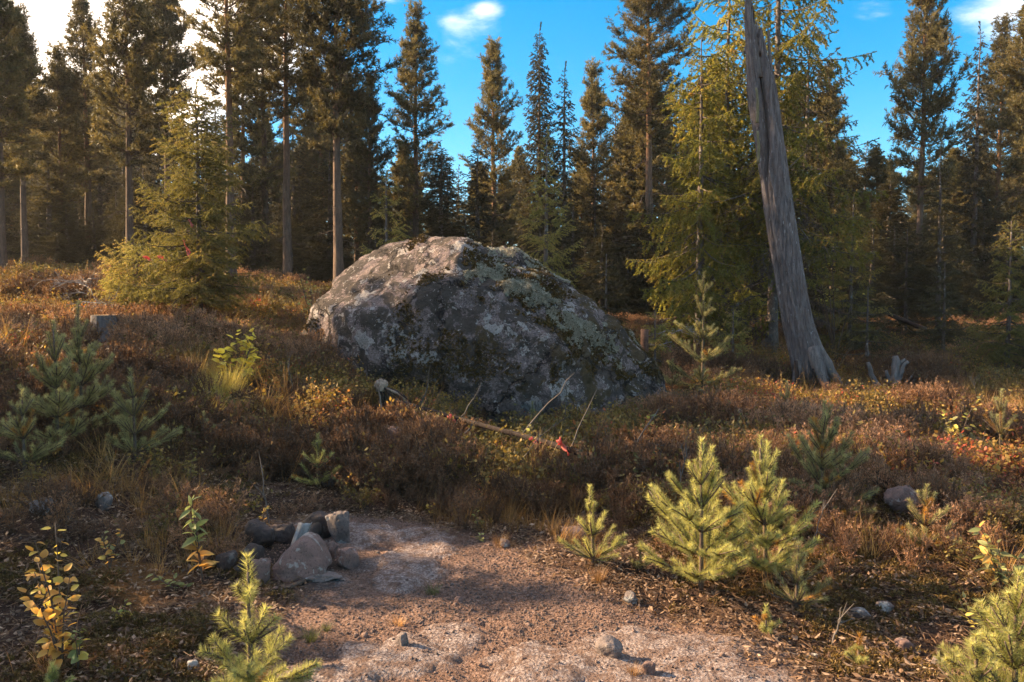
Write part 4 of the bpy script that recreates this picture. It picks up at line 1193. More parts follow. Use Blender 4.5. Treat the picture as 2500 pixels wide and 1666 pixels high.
    build('leaf_litter', 'fallen leaves, needles and bits of twig on the soil', x, y, keep, rngS.uniform(.6, 1.4, len(x)), x * 0 + .5, [tpl_litter(rngS) for _ in range(4)], .006, .1)
    # gravel
    IV, IT = ico(1)
    tp = []
    for i in range(6):
        V = IV * (1 + (fbm3(IV * 1.3 + i * 9, i, 2)[:, None] - .5) * .8) * np.array([1, rngS.uniform(.65, 1), rngS.uniform(.5, .8)])
        tp.append(mk_mesh('pebble', V, IT, [MT['pebble'] if i < 5 else MT['stone_grey']], smooth=(i % 2 == 0)))
    x, y = candidate(120000, 3.1, 7.2, 1.0, .62)
    g = gravel_mask(x, y); m, _ = rock_mask(x, y)
    dens = sstep(.35, .65, fbm(x * 2, y * 2, 81)) * .7 + .3
    keep = (rngS.random(len(x)) < (g * .95 + .10) * dens) & (rngS.random(len(x)) < 1 - .85 * m)
    size = .0038 + .0065 * rngS.random(len(x)) ** 3 + np.where(rngS.random(len(x)) < .008, .010, 0)
    build('gravel', 'loose reddish gravel lying on the outcrop', x, y, keep, size, x * 0 + .5, tp, .002, .6)
cover()

# ------------------------------------------------------------------ stones
def stone_mesh(size, seed, mat, p=9, sub=4, rough=.10, planes_extra=()):
    p = p * 1.3; sub = sub + 1 if sub < 5 else sub
    rng = np.random.default_rng(seed); V, T = ico(sub); D = norm(V)
    pl = [(norm(rng.normal(size=3)), rng.uniform(.78, 1.05)) for _ in range(11)] + [((0, 0, -1), .8), ((0, 0, 1), .95)] + list(planes_extra)
    r = np.minimum(star(D, pl, p), 1.5); P = D * r[:, None]
    P = P * (1 + (fbm3(P * 2.2 + seed, seed, 3)[:, None] - .5) * rough * 3 + (fbm3(P * 7, seed + 3, 3)[:, None] - .5) * rough * 1.1)
    P = P / (P.max(0) - P.min(0)) * np.asarray(size)
    P[:, 2] -= P[:, 2].min(); P[:, :2] -= (P[:, :2].max(0) + P[:, :2].min(0)) / 2
    return mk_mesh('stone', P, T, [mat], smooth=True)
def stone(px, py, wpx, hpx, seed, label, mat='stone', depth=.8, rz=0, tilt=0, sink=.18, p=9, sub=4, lift=0.0, back=0.0, cat='stone', group=None, name='stone'):
    q = hit(px, py); k = q[1] / F_PX; w, h = wpx * k, hpx * k
    me = stone_mesh((w, w * depth, h / (1 - sink)), seed, MT[mat], p, sub)
    q[1] += w * depth * .35 + back; q[2] = gz(q[0], q[1]) - h * sink + lift
    return obj(name, me, None, mat4(rotz(rz) @ roty(tilt), q), label, cat, group)
# fire ring
def fire_ring():
    q = hit(735, 1415); k = q[1] / F_PX
    # front stone: the rounded wedge with its high side to the right
    V, T = ico(5); D = norm(V)
    pts = [(662, 1400), (662, 1380), (690, 1352), (722, 1318), (752, 1308), (778, 1322), (796, 1350), (806, 1380), (804, 1395), (770, 1404), (690, 1420), (672, 1418)]
    c = np.array([736, 1368]); pl = []
    for a, b in zip(pts, pts[1:] + pts[:1]):
        a, b = (np.array(a) - c) * [1, -1] * k, (np.array(b) - c) * [1, -1] * k; e = b - a; nn = np.array([-e[1], e[0]]); nn /= np.linalg.norm(nn)
        if nn @ a > 0: pl.append(((nn[0], 0, nn[1]), nn @ a * 1.04))
    pl += [(norm(np.array((0.1, -1, .35))), .135), (norm(np.array((.4, -.8, .4))), .15), ((0, 1, 0), .15), (norm(np.array((-.5, -.8, .3))), .155)]
    P = D * star(D, pl, 10)[:, None]; P *= 1 + (fbm3(P * 9, 4, 3)[:, None] - .5) * .22 + (fbm3(P * 40, 9, 3)[:, None] - .5) * .07
    w = at(736, 1368, q[1] + .12)
    obj('fire_ring_stone', mk_mesh('fire_stone', P, T, [MT['stone']], smooth=True), None, mat4(np.eye(3), w), 'largest pink wedge-shaped granite stone at the front of the fire ring', 'stone', 'stones of the fire ring')
    grp = 'stones of the fire ring'
    S = lambda *a, **kw: stone(*a, group=grp, name='fire_ring_stone', **kw)
    S(846, 1392, 58, 46, 3, 'small pale block-shaped stone at the right end of the fire ring', mat='stone', p=18, depth=.8, sub=4)
    S(832, 1345, 62, 78, 5, 'upright pointed flaky stone at the back right of the fire ring', mat='stone_grey', p=12, depth=.6, tilt=-.25, back=.12)
    S(806, 1372, 26, 40, 6, 'little stone wedged between the big front stone and the block', mat='stone', depth=.8, back=.05)
    S(752, 1335, 96, 62, 7, 'dark sooty stone behind the largest stone of the fire ring', mat='stone_soot', depth=.7, back=.18)
    S(600, 1352, 82, 62, 8, 'slanting dark stone at the back left of the fire ring', mat='stone_soot', p=16, tilt=.35, back=.1)
    S(662, 1345, 70, 44, 9, 'low dark stone at the back of the fire ring beside the metal', mat='stone_soot', back=.18)
    S(548, 1400, 62, 52, 10, 'rough brown stone at the left end of the fire ring', mat='stone_soot', p=12)
    S(606, 1395, 66, 60, 11, 'charred lumpy stone in the middle left of the fire ring', mat='stone_soot', p=10)
    S(634, 1432, 48, 62, 12, 'brown stone just behind the young pine tip at the fire ring', mat='stone', p=10)
    S(770, 1420, 130, 16, 13, 'flat thin grey slab lying before the largest fire ring stone', mat='stone_grey', depth=.45, p=14, sink=.3)
    S(800, 1310, 30, 34, 14, 'black triangular stone behind the largest fire ring stone', mat='stone_soot', back=.22, p=18)
    # curved weathered sheet standing in the ring
    g = G(); n = 12; t = np.linspace(0, 1, n)
    b = hit(702, 1385); b[1] += .16; H = 92 * k; W = 36 * k
    rows = []
    for i in range(7):
        u = i / 6; off = (u - .5) * W
        rows.append(np.stack([off + .045 * np.sin(t * 1.5) * 1.0, 0 * t + .05 * (u - .5) ** 2 * 4 + .012 * np.sin(u * 14), t * H * (1 - .12 * (u - .3) ** 2)], 1) + np.stack([.035 * t ** 2, 0 * t, 0 * t], 1))
    V = np.stack(rows).reshape(-1, 3); F = []
    for i in range(6):
        for j in range(n - 1):
            a = i * n + j; F += [[a, a + n, a + n + 1], [a, a + n + 1, a + 1]]
    V2 = V + np.array([0, .012, 0]); F = np.array(F)
    edge = []
    for i in range(6): edge += [[i * n + n - 1, (i + 1) * n + n - 1, (i + 1) * n + n - 1 + len(V)], [i * n + n - 1, (i + 1) * n + n - 1 + len(V), i * n + n - 1 + len(V)]]
    for j in range(n - 1): edge += [[j, j + 1, j + 1 + len(V)], [j, j + 1 + len(V), j + len(V)], [6 * n + j, 6 * n + j + len(V), 6 * n + j + 1 + len(V)], [6 * n + j, 6 * n + j + 1 + len(V), 6 * n + j + 1]]
    g.add(np.concatenate([V, V2]), np.concatenate([F, F[:, ::-1] + len(V), np.array(edge)]), 0, .5, True)
    obj('wood_slab', g.mesh('wood_slab', [MT['silver']]), None, mat4(rotz(.35), b), 'curved silver-grey weathered wood slab standing inside the fire ring', 'wood')
    # charred logs
    for i, (a, c, r, lab) in enumerate([((708, 1372), (790, 1306), .045, 'charred log end leaning behind the largest fire ring stone'), ((560, 1425), (620, 1398), .03, 'black charred stick in the left of the fire ring')]):
        p0, p1 = hit(*a), hit(*c); p1[2] += .10; p0[2] += .03; p0[1] += .12
        tt = np.linspace(0, 1, 8)[:, None]; path = (p1 - p0) * tt
        V, T = tube(path, r, 9, True, 1 + np.random.default_rng(i).normal(0, .08, (8, 9)))
        obj('charred_log', mk_mesh('charred_log', V, T, [MT['char']], smooth=True), None, mat4(np.eye(3), p0), lab, 'log')
    p0, p1 = hit(684, 1450), hit(742, 1425)
    V, T = tube((p1 - p0) * np.linspace(0, 1, 6)[:, None] + [0, 0, .015], np.linspace(.012, .015, 6), 7)
    obj('stick', mk_mesh('stick', V, T, [MT['twig']], smooth=True), None, mat4(np.eye(3), p0), 'short brown stick in front of the flat slab at the fire ring', 'stick')
MT['silver'] = bark_mat('silver_wood', (0.07, 0.062, 0.06), (0.40, 0.37, 0.35), 22, 0.05, 0.7)
fire_ring()
for a in [(1400, 1322, 70, 34, 51, 'low grey stone left of the small sunlit pine'), (1232, 1340, 28, 18, 52, 'small pale stone below the orange grass tuft'), (2408, 1120, 110, 46, 53, 'broad grey stone half buried in shrubs at the right'), (2215, 1262, 100, 60, 54, 'shaded grey boulder in the hollow right of the young pines'),
          (2165, 1500, 46, 24, 55, 'pale stone in the right hollow, upper of the pair'), (2105, 1520, 52, 22, 56, 'flat pale stone in the right hollow, left of the pair'), (2215, 1600, 54, 30, 57, 'light grey stone low in the right hollow'), (246, 1245, 44, 38, 58, 'round grey stone in the left shade'), (90, 1262, 70, 40, 59, 'dark low stone in the left shade'),
          (945, 1115, 90, 62, 60, 'shaded stone in the heather below the pale root'), (800, 1188, 34, 22, 61, 'small grey stone beside the little pine left of centre'), (1490, 1612, 70, 40, 62, 'angular brown rock at the edge of the lower slab'), (1585, 1650, 36, 30, 63, 'small round grey stone at the bottom by the orange tuft'), (1540, 1478, 36, 26, 64, 'reddish stone at the dome edge below the young pines'),
          (980, 1578, 34, 26, 65, 'grey pebble stone beside the pale slab at the bottom'), (1372, 1035, 46, 30, 67, 'grey stone in front of the boulder right of the bent twig'), (470, 1650, 40, 24, 68, 'small flat stone beside the foreground pine at the bottom'), (1120, 1474, 24, 16, 69, 'small pale stone on the gravel in the middle'), (330, 1335, 26, 14, 70, 'small pale stone on dark soil left of the leafy willow'), (2340, 1330, 50, 26, 71, 'stone in the shade at the right'), (170, 925, 40, 40, 72, 'purple-grey stone behind the left young pines'), (1990, 1625, 40, 20, 73, 'low stone at the right rim of the outcrop'), (2300, 1632, 40, 20, 74, 'last pale stone at the bottom of the right hollow')]:
    stone(*a, mat='stone_grey' if a[4] % 3 else 'stone', sub=3)
def small_stones():
    r = random.Random(12); k = 0
    for i in range(130):
        px, py = r.uniform(420, 1950), r.uniform(1330, 1660); x, y = flat_xy(px, py)
        if poly_sd(np.array([x]), np.array([y]), SLAB)[0] < -.1 or (620 < px < 880 and py < 1440): continue
        me = SM[i % 6]; s = r.uniform(.010, .022) * (1 if r.random() < .85 else 1.5)
        obj('pebble', me, None, mat4(rotz(r.uniform(0, 6)) * s, (x, y, gz(x, y) - .15 * s)), 'small loose pebble on the bare outcrop', 'pebble', 'pebbles on the outcrop')
SM = [stone_mesh((1, r_, .7), 200 + i, MT['stone'] if i % 2 else MT['pebble'], 10, 2) for i, r_ in enumerate((.7, .8, .9, .75, .6, 1))]
small_stones()

# ------------------------------------------------------------------ dead wood
def snag():
    d = 14.5
    rows = [(985, 1985, 112), (940, 1984, 104), (903, 1980, 96), (860, 1968, 88), (797, 1950, 80), (720, 1936, 77), (637, 1922, 75), (530, 1905, 75), (425, 1890, 75), (320, 1874, 76), (212, 1858, 75), (150, 1850, 66), (106, 1845, 62), (50, 1838, 54), (0, 1835, 44), (-25, 1834, 40)]
    P = np.array([at(px, py, d) for py, px, w in rows]); rad = np.array([w for *_, w in rows]) * d / F_PX / 2 * .86
    s = np.concatenate([[0], np.cumsum(np.linalg.norm(np.diff(P, axis=0), axis=1))])
    m, sides = 190, 120
    u = np.linspace(0, s[-1], m); path = np.stack([np.interp(u, s, P[:, i]) for i in range(3)], 1); rr = np.interp(u, s, rad)
    base = path[0].copy(); base[2] = gz(base[0], base[1]); path -= base
    th = np.linspace(0, 2 * np.pi, sides, endpoint=False)
    Z, TH = np.meshgrid(u, th, indexing='ij')
    tw = TH + Z * .10
    pc = np.stack([np.cos(tw) * 2.6, np.sin(tw) * 2.6, Z * .35], -1).reshape(-1, 3)
    grain = (fbm3(pc * 2.5, 3, 4) - .5).reshape(m, sides); lump = (fbm3(pc * .45, 5, 3) - .5).reshape(m, sides)
    ridg = np.abs(grain) * 2
    jit = 1 + grain * .20 - np.maximum(.12 - ridg, 0) * 1.1 + lump * .30
    # base: buttress roots with a rotten hollow on the front
    fl = np.exp(-Z / .45)
    jit += fl * .22 * np.cos(TH * 5 + 1.0) + fl * .16 * np.cos(TH * 9)
    # TH: ring axes come from tangent x Z -> find the angle facing the camera numerically
    V, T = tube(path, rr, sides, False, jit)
    Vr = V.reshape(m, sides, 3); n0 = Vr[m // 2] - path[m // 2]; front = th[np.argmin(n0[:, 1])]; left = th[np.argmin(n0[:, 0])]
    sgn = 1 if ((left - front + np.pi) % (2 * np.pi) - np.pi) > 0 else -1
    def dang(a): return (TH - a + np.pi) % (2 * np.pi) - np.pi
    zt = u[-1]
    # long dark split running down the left front
    frac = Z / zt
    ca = front + sgn * (np.interp(frac, [0, .25, .45, .55, .62, .70, .85, 1], [1.3, 1.22, 1.15, 1.0, .55, .15, .0, -.1]))
    wdt = np.interp(frac, [0, .2, .5, .58, .66, .85, 1], [.05, .09, .12, .18, .30, .34, .3])
    deep = np.interp(frac, [0, .2, .5, .62, .8, 1], [.08, .25, .45, .8, .85, .8])
    jit -= deep * np.exp(-(dang(ca) / wdt) ** 2)
    hol = np.exp(-((dang(front - sgn * -.25) / .75) ** 4)) * np.exp(-((Z - .22) / .30) ** 4)
    jit -= hol * (.42 + .5 * np.clip(grain * 3, -.5, .6))
    jit = np.maximum(jit, .12)
    V, T = tube(path, rr, sides, False, jit)
    Vr = V.reshape(m, sides, 3)
    # ragged top: lower some of the wall
    topcut = zt * (1 - np.clip(.10 * vnoise(th * 9.0, th * 0 + 3, 8) + .06 + .10 * np.sin(th * 2 - left * 2 + 2.0) + .10 * np.abs((vnoise(th * 3.0, th * 0, 3) - .5)) * 2 - .14 * np.exp(-(((th - left - sgn * -.5 + np.pi) % (2 * np.pi) - np.pi) / .5) ** 2), 0, .3))
    over = np.maximum(Z - topcut[None], 0)
    tanv = norm(np.gradient(path, axis=0))
    Vr = Vr - tanv[:, None, :] * over[:, :, None]
    cen = np.interp
    root = thing('snag', base, 'tall grey dead tree trunk, leaning left and split, with hollow foot', 'snag')
    vv = Vr.reshape(-1, 3)
    obj('trunk', mk_mesh('snag_trunk', vv, T, [snag_material()], smooth=True), root)
    rng = np.random.default_rng(6)
    def splinter(a, b, r0, r1, nm, mat):
        n = 9; t = np.linspace(0, 1, n)[:, None]; pth = a * (1 - t) + b * t + np.array([1, 0, 0]) * (np.sin(t * 3.1) * .02)
        V, T = tube(pth, np.linspace(r0, r1, n), 7, True, 1 + rng.normal(0, .15, (n, 7)))
        V = (V - a) * np.array([1, .6, 1]) + a
        obj(nm, mk_mesh(nm, V, T, [mat], smooth=True), root)
    A = lambda px, py, dd=d: at(px, py, dd) - base
    splinter(A(1832, 130, d - .02), A(1830, -18), .11, .012, 'splinter', MT['grey_wood'])
    splinter(A(1850, 190, d - .1), A(1838, 60, d - .06), .10, .03, 'splinter', MT['grey_wood'])
    splinter(A(1880, 230, d - .05), A(1874, 70, d - .02), .06, .012, 'splinter', MT['grey_wood'])
    splinter(A(1848, 300, d - .26), A(1846, 215, d - .24), .03, .02, 'splinter', MT['moss_wood'])
    splinter(A(1850, 400, d - .27), A(1849, 320, d - .26), .028, .02, 'splinter', MT['moss_wood'])
    splinter(A(1945, 1000, d - .45), A(1940, 880, d - .30), .06, .03, 'root', MT['dark_wood'])
    splinter(A(2075, 985, d - .40), A(1975, 830, d + .02), .05, .12, 'root', MT['grey_wood'])
    splinter(A(2030, 1000, d - .6), A(1970, 850, d - .04), .04, .12, 'root', MT['grey_wood'])
    splinter(A(1925, 985, d - .25), A(1955, 845, d + .02), .04, .12, 'root', MT['grey_wood'])
    splinter(A(1988, 990, d - .5), A(1980, 900, d - .30), .035, .02, 'root', MT['dark_wood'])
    splinter(A(1905, 430, d), A(1985, 350, d - .1), .012, .004, 'dead_twig', MT['grey_twig'])
    splinter(A(1955, 560, d), A(1985, 600, d - .2), .010, .004, 'dead_twig', MT['grey_twig'])
def snag_material():
    m, n, l = new_mat('snag_wood')
    tc = n.new('ShaderNodeTexCoord'); v = tc.outputs['Object']
    mp = n.new('ShaderNodeMapping'); mp.inputs['Scale'].default_value = (1, 1, .07); mp.inputs['Rotation'].default_value = (0, .10, 0); l.new(v, mp.inputs[0])
    a = noise(n, l, mp.outputs[0], 26, 6, .7, .3); b = noise(n, l, v, 3.0, 5, .65); c = noise(n, l, v, 22, 4, .7)
    mp2 = n.new('ShaderNodeMapping'); mp2.inputs['Scale'].default_value = (1, 1, .22); l.new(v, mp2.inputs[0])
    vo = n.new('ShaderNodeTexVoronoi'); vo.inputs['Scale'].default_value = 16; l.new(mp2.outputs[0], vo.inputs['Vector'])
    rp = ramp(n, [(.28, (.045, .033, .031)), (.5, (.155, .122, .115)), (.72, (.27, .225, .21))]); l.new(a.outputs[0], rp.inputs[0])
    col = mixc(n, l, mrange(n, l, b.outputs[0], .45, .68, 0, .6), rp.outputs[0], (.115, .085, .075))
    col = mixc(n, l, mrange(n, l, c.outputs[0], .60, .68, 0, .7), col, (.045, .035, .03))
    col = mixc(n, l, mrange(n, l, vo.outputs['Distance'], .16, .10, 0, .7), col, (.46, .43, .42))
    pb = n.new('ShaderNodeBsdfPrincipled'); pb.inputs['Roughness'].default_value = .85; pb.inputs['Specular IOR Level'].default_value = .2; l.new(col, pb.inputs['Base Color'])
    bp = n.new('ShaderNodeBump'); bp.inputs['Strength'].default_value = .8; bp.inputs['Distance'].default_value = .03
    l.new(mathn(n, l, 'ADD', a.outputs[0], mathn(n, l, 'MULTIPLY', c.outputs[0], .3)), bp.inputs['Height']); l.new(bp.outputs[0], pb.inputs['Normal'])
    o = n.new('ShaderNodeOutputMaterial'); l.new(pb.outputs[0], o.inputs[0]); return m
MT['moss_wood'] = bark_mat('mossy_wood', (0.09, 0.07, 0.03), (0.27, 0.22, 0.12), 20, .2)
snag()

def rough_log(name, a, b, r0, r1, mat, label, cat='log', seed=0, sides=10, n=14, bend=.03, parts=()):
    rng = np.random.default_rng(seed); t = np.linspace(0, 1, n)[:, None]
    path = (b - a) * t + np.cumsum(rng.normal(0, bend * .3, (n, 3)), 0) * [1, 1, .4] * np.sin(t * 3.14)
    V, T = tube(path, np.linspace(r0, r1, n), sides, True, 1 + rng.normal(0, .07, (n, sides)))
    root = thing(name, a, label, cat)
    obj('trunk', mk_mesh(name, V, T, [mat], smooth=True), root)
    for u, d, L, r in parts:
        p = path[int(u * (n - 1))]; d = norm(np.array(d)); tt = np.linspace(0, 1, 7)[:, None]
        q = p + d * L * tt + np.cumsum(rng.normal(0, .02 * L, (7, 3)), 0)
        V, T = tube(q, np.linspace(r, r * .3, 7), 6)
        obj('branch', mk_mesh('branch', V, T, [MT['grey_twig']], smooth=True), root)
    return root, path
LOGP = []
def dead_wood():
    a, b = hit(960, 985), hit(1830, 1235); b[2] += .04; a = at(960, 955, 9.4); a[2] = gz(a[0], a[1]) + .24; LOGP.extend([a.copy(), b.copy()])
    rough_log('fallen_log', a, b, .022, .04, MT['dark_wood'], 'thin dark fallen log slanting through the heather before the boulder', seed=3, n=22, bend=.02,
              parts=[(.12, (.3, -.2, .9), .55, .010), (.25, (.5, -.1, .8), .5, .011), (.33, (-.2, -.5, -.3), .4, .01), (.45, (.7, -.2, .75), .9, .012), (.6, (.4, -.3, 1), .7, .010), (.72, (.6, .1, .9), .6, .012), (.83, (.5, -.2, .9), .5, .01)])
    # stump on the left
    q = STUMP.copy(); k = q[1] / F_PX; H, r = h_for(q, 770), 31 * k
    rng = np.random.default_rng(2); n = 9; sides = 20
    path = np.stack([np.zeros(n), np.zeros(n), np.linspace(-.1, H, n)], 1)
    V, T = tube(path, r * np.linspace(1.14, 1, n), sides, False, 1 + np.broadcast_to(rng.normal(0, .05, sides), (n, sides)))
    root = thing('stump', q, 'sawn grey tree stump with pale cut top in the left heather', 'stump')
    obj('trunk', mk_mesh('stump', V, T, [MT['grey_wood']], smooth=False), root)
    ring = V.reshape(n, sides, 3)[-1]; Vt = np.concatenate([ring * [.99, .99, 1] + [0, 0, .004], [[0, 0, H + .004]]])
    obj('cut_top', mk_mesh('cut_top', Vt, np.array([[i, (i + 1) % sides, sides] for i in range(sides)]), [MT['cut']]), root)
    # bright broken root in front of the boulder
    q = hit(950, 1010); q = at(945, 1015, q[1]); q[2] = gz(q[0], q[1]); k = q[1] / F_PX
    root = thing('broken_stump', q, 'pale broken root stump glowing in the sun left of the fallen log', 'stump'); rng = np.random.default_rng(8)
    topz = 72 * k
    V, T = ico(4); D = norm(V); P = D * np.array([15 * k, 13 * k, 17 * k]) * (1 + (fbm3(D * 3, 2, 3)[:, None] - .5) * .8) + np.array([-14 * k, 0, topz - .03])
    obj('knob', mk_mesh('knob', P, T, [MT['pale_wood']], smooth=True), root)
    for i in range(11):
        u = i / 10; t = np.linspace(0, 1, 10)[:, None]
        e = np.array([(-10 + 85 * u) * k, rng.uniform(-.16, .08), -.04 + rng.uniform(0, .05)]); s = np.array([(-22 + 22 * u) * k, rng.uniform(-.04, .04), topz - .02 - .05 * u])
        pth = s * (1 - t) + e * t + np.array([0, 0, 1]) * np.sin(t * 3.14) * .05 + np.array([1, 0, 0]) * np.sin(t * 3.14) * .04 * u
        V, T = tube(pth, np.linspace(.020, .007, 10), 6, True, 1 + rng.normal(0, .25, (10, 6)))
        obj('root', mk_mesh('root', V, T, [MT['pale_wood'] if i % 3 == 0 else MT['dark_wood']], smooth=True), root)
    # gnarled root stump right of the snag
    q = hit(2175, 985); k = q[1] / F_PX; q[2] += .14
    root = thing('root_stump', q, 'gnarled grey root stump with upright prongs right of the snag', 'stump')
    for a, b, r0, r1 in [((-20, 0), (-60, 90), .05, .035), ((-58, 95), (-66, 120), .035, .015), ((5, -10), (8, 95), .10, .05), ((8, 70), (38, 88), .05, .02), ((-15, -5), (-50, 38), .05, .03), ((15, 0), (45, 45), .05, .02), ((-5, -5), (-15, 60), .05, .03), ((30, -5), (62, 50), .025, .01), ((0, 20), (30, 75), .06, .03)]:
        t = np.linspace(0, 1, 9)[:, None]; A, B = np.array([a[0] * k, rng.uniform(-.1, .1), a[1] * k]), np.array([b[0] * k, rng.uniform(-.1, .1), b[1] * k])
        pth = A * (1 - t) + B * t + np.cumsum(rng.normal(0, .012, (9, 3)), 0)
        V, T = tube(pth, np.linspace(r0, r1, 9), 9, True, 1 + rng.normal(0, .14, (9, 9)))
        obj('prong', mk_mesh('prong', V, T, [MT['grey_wood']], smooth=True), root)
    # leaning fallen trunk at right, and old post
    a, b = at(2170, 768, 19.0), at(2262, 806, 18.5)
    rough_log('fallen_tree', a, b, .05, .06, MT['dark_wood'], 'short dark fallen trunk leaning in the shade right of the snag', seed=9, bend=.01)
    q = gp(1574, 13.6); k = q[1] / F_PX; top = h_for(q, 804)
    me = mk_mesh('post', *tube(np.stack([np.zeros(6), np.zeros(6), np.linspace(-.1, top, 6)], 1), 10 * k, 8, True, 1 + np.random.default_rng(4).normal(0, .04, (6, 8))), [MT['rust']])
    obj('post', me, None, mat4(np.eye(3), q), 'rusty brown post standing at the right end of the boulder', 'post')
    # brush piles of dead branches
    MT['pale_twig'] = plain_mat('pale_dead_twig', (0.36, 0.31, 0.28), .85)
    def brush(px, py, d, w, h, n, seed, label, up=.4, mat='pale_twig', right=0.0):
        rng = np.random.default_rng(seed); q = gp(px, d); k = d / F_PX; g = G()
        root = thing('dead_branches', q, label, 'branches')
        for i in range(n):
            L = rng.uniform(.5, 1) * w * k; az = rng.uniform(0, 6.28); dd = norm(np.array([math.cos(az) - right, math.sin(az) * .5, up * rng.uniform(-.2, 1)]))
            s = np.array([rng.normal(0, .2) * w * k * .5, rng.normal(0, .15), rng.uniform(.05, 1) * h * k]); t = np.linspace(0, 1, 8)[:, None]
            pth = s + dd * L * t + np.array([0, 0, -1]) * (t ** 2) * L * .35 + np.cumsum(rng.normal(0, .015, (8, 3)), 0)
            g = G(); V, T = tube(pth, np.linspace(.012, .003, 8), 5); g.add(V, T, 0, .5, True)
            P0, P1 = [], []
            for j in range(9):
                u = rng.integers(2, 8); e = norm(dd + rng.normal(0, .7, 3)) * rng.uniform(.1, .35); P0.append(pth[u]); P1.append(pth[u] + e); P0.append(pth[u] + e * .5); P1.append(pth[u] + e * .5 + norm(rng.normal(size=3)) * .12)
            V, T = lines_ribbon(rng, np.array(P0), np.array(P1), .007, .003); g.add(V, T, 0, .5)
            obj('branch', g.mesh('branch', [MT[mat]]), root)
    brush(215, 690, 14.6, 120, 100, 20, 1, 'grey tangle of dead branches left of the low broad spruce', .5, right=.5)
    brush(2250, 860, 17, 100, 12, 10, 2, 'scattered dry branches on the ground right of the snag', .12)
    brush(1640, 800, 16, 70, 90, 9, 3, 'tangle of dead twigs under the golden spruces', .4)
    brush(1330, 1050, 9.2, 90, 20, 5, 4, 'few dry branches lying before the boulder', .3)
MT['cut'] = plain_mat('sawn_wood', (0.50, 0.36, 0.22), .8, 0, (0.36, 0.25, 0.15), 25)
dead_wood()

# bare upright twigs in front of the boulder and elsewhere
def twigs():
    L = [(1375, 1060, 1400, 830, 'tall thin bare twig rising before the right half of the boulder'), (1310, 1060, 1300, 830, 'faint bare twig left of the tall twig before the boulder'), (1230, 1190, 1400, 1020, 'bent grey twig arching below the boulder'), (1440, 1090, 1475, 1030, 'short bare twig above the pink ribbon on the log'), (1590, 1195, 1620, 1080, 'bare twig right of the log ribbon'), (1160, 985, 1165, 940, 'short twig on the log end before the boulder'),
         (1655, 1240, 1675, 1100, 'thin twig left of the twin young pines'), (2440, 900, 2460, 800, 'dry twig in the grass near the right edge'), (2400, 1010, 2375, 935, 'forked dry twig right of the gnarled stump'), (2010, 955, 2080, 850, 'slender twig leaning in front of the snag foot'), (720, 985, 700, 860, 'grass-thin stalk beside the yellow aspen'), (1970, 1360, 2010, 1250, 'bare stalk right of the twin young pines'), (2030, 1590, 2060, 1480, 'curved dry stalk at the rim of the right hollow'), (660, 1300, 640, 1150, 'dry stalk behind the fire ring')]
    for i, (px, py, tx, ty, lab) in enumerate(L):
        rng = np.random.default_rng(i + 70); a = hit(px, py); b = at(tx, ty, a[1] + .05); t = np.linspace(0, 1, 12)[:, None]
        pth = (b - a) * t + np.cumsum(rng.normal(0, .012, (12, 3)), 0) * t; pth += np.array([0, 0, 1]) * np.sin(t * 3.14) * (.12 if i == 2 else .02)
        V, T = tube(pth, np.linspace(.007, .002, 12), 5); g = G(); g.add(V, T, 0, .5, True)
        for j in range(4):
            u = rng.integers(5, 11); e = norm((b - a) + rng.normal(0, .5, 3) * np.linalg.norm(b - a)) * rng.uniform(.06, .2); V, T = tube(pth[u] + e * np.linspace(0, 1, 4)[:, None], np.linspace(.004, .0015, 4), 4); g.add(V, T, 0, .5)
        obj('bare_twig', g.mesh('bare_twig', [MT['grey_twig']]), None, mat4(np.eye(3), a), lab, 'twig')
twigs()

# ------------------------------------------------------------------ ribbons
def ribbon(px, py, d, w, h, seed, label, ang=0.0):
    rng = np.random.default_rng(seed); k = d / F_PX; c = at(px, py, d); n = 14; g = G()
    t = np.linspace(0, 1, n); W = w * k; H = h * k; hw = min(W, H) * .3 + .006
    path = np.stack([W * (t - .5), .03 * np.sin(t * 9 + seed), H * (.5 - t) + .012 * np.sin(t * 14 + seed)], 1)
    nn = np.stack([.3 * np.cos(t * 7 + seed), np.cos(t * 8 + 1) * .5, np.sin(t * 5 + 1.0) * .4 + .8], 1); nn = norm(nn)
    V = np.concatenate([path - nn * hw, path + nn * hw]); F = []
    for j in range(n - 1): F += [[j, j + 1, n + j + 1], [j, n + j + 1, n + j]]
    V2 = V + np.array([0, .0025, 0]); F = np.array(F)
    g.add(np.concatenate([V, V2]), np.concatenate([F, F[:, ::-1] + 2 * n]), 0, .5, True)
    loop = np.linspace(0, 6.0, 16); lp = np.stack([.018 * np.cos(loop), .018 * np.sin(loop), .012 * np.sin(loop * 2)], 1) + path[0]
    V, T = tube(lp, .006, 6); g.add(V, T, 0, .5, True)
    obj('ribbon', g.mesh('ribbon', [MT['ribbon']]), None, mat4(roty(ang), c), label, 'ribbon')
dS = SPR1[0][1] - .55
ribbon(466, 547, dS, 10, 16, 1, 'small red ribbon tied high on the trunk of the sunlit spruce')
ribbon(457, 612, dS, 16, 44, 2, 'long pink ribbon hanging from the trunk of the sunlit spruce')
ribbon(362, 632, dS - .3, 20, 9, 3, 'red ribbon on the left branch of the sunlit spruce, leftmost')
ribbon(398, 631, dS - .3, 17, 10, 4, 'red ribbon on the left branch of the sunlit spruce, nearer the trunk')
def on_log(u, up=0.0):
    p = LOGP[0] * (1 - u) + LOGP[1] * u + np.array([0, -.07, up]); return CX + F_PX * p[0] / p[1], HOR + F_PX * (CAM_H - p[2]) / p[1], p[1]
ribbon(*on_log(.22), 16, 14, 5, 'pink ribbon wrapped around the upper fallen log')
dL = hit(1440, 1140)[1]
ribbon(*on_log(.56, .03), 30, 34, 6, 'bright pink ribbon knotted on the fallen log below the boulder')
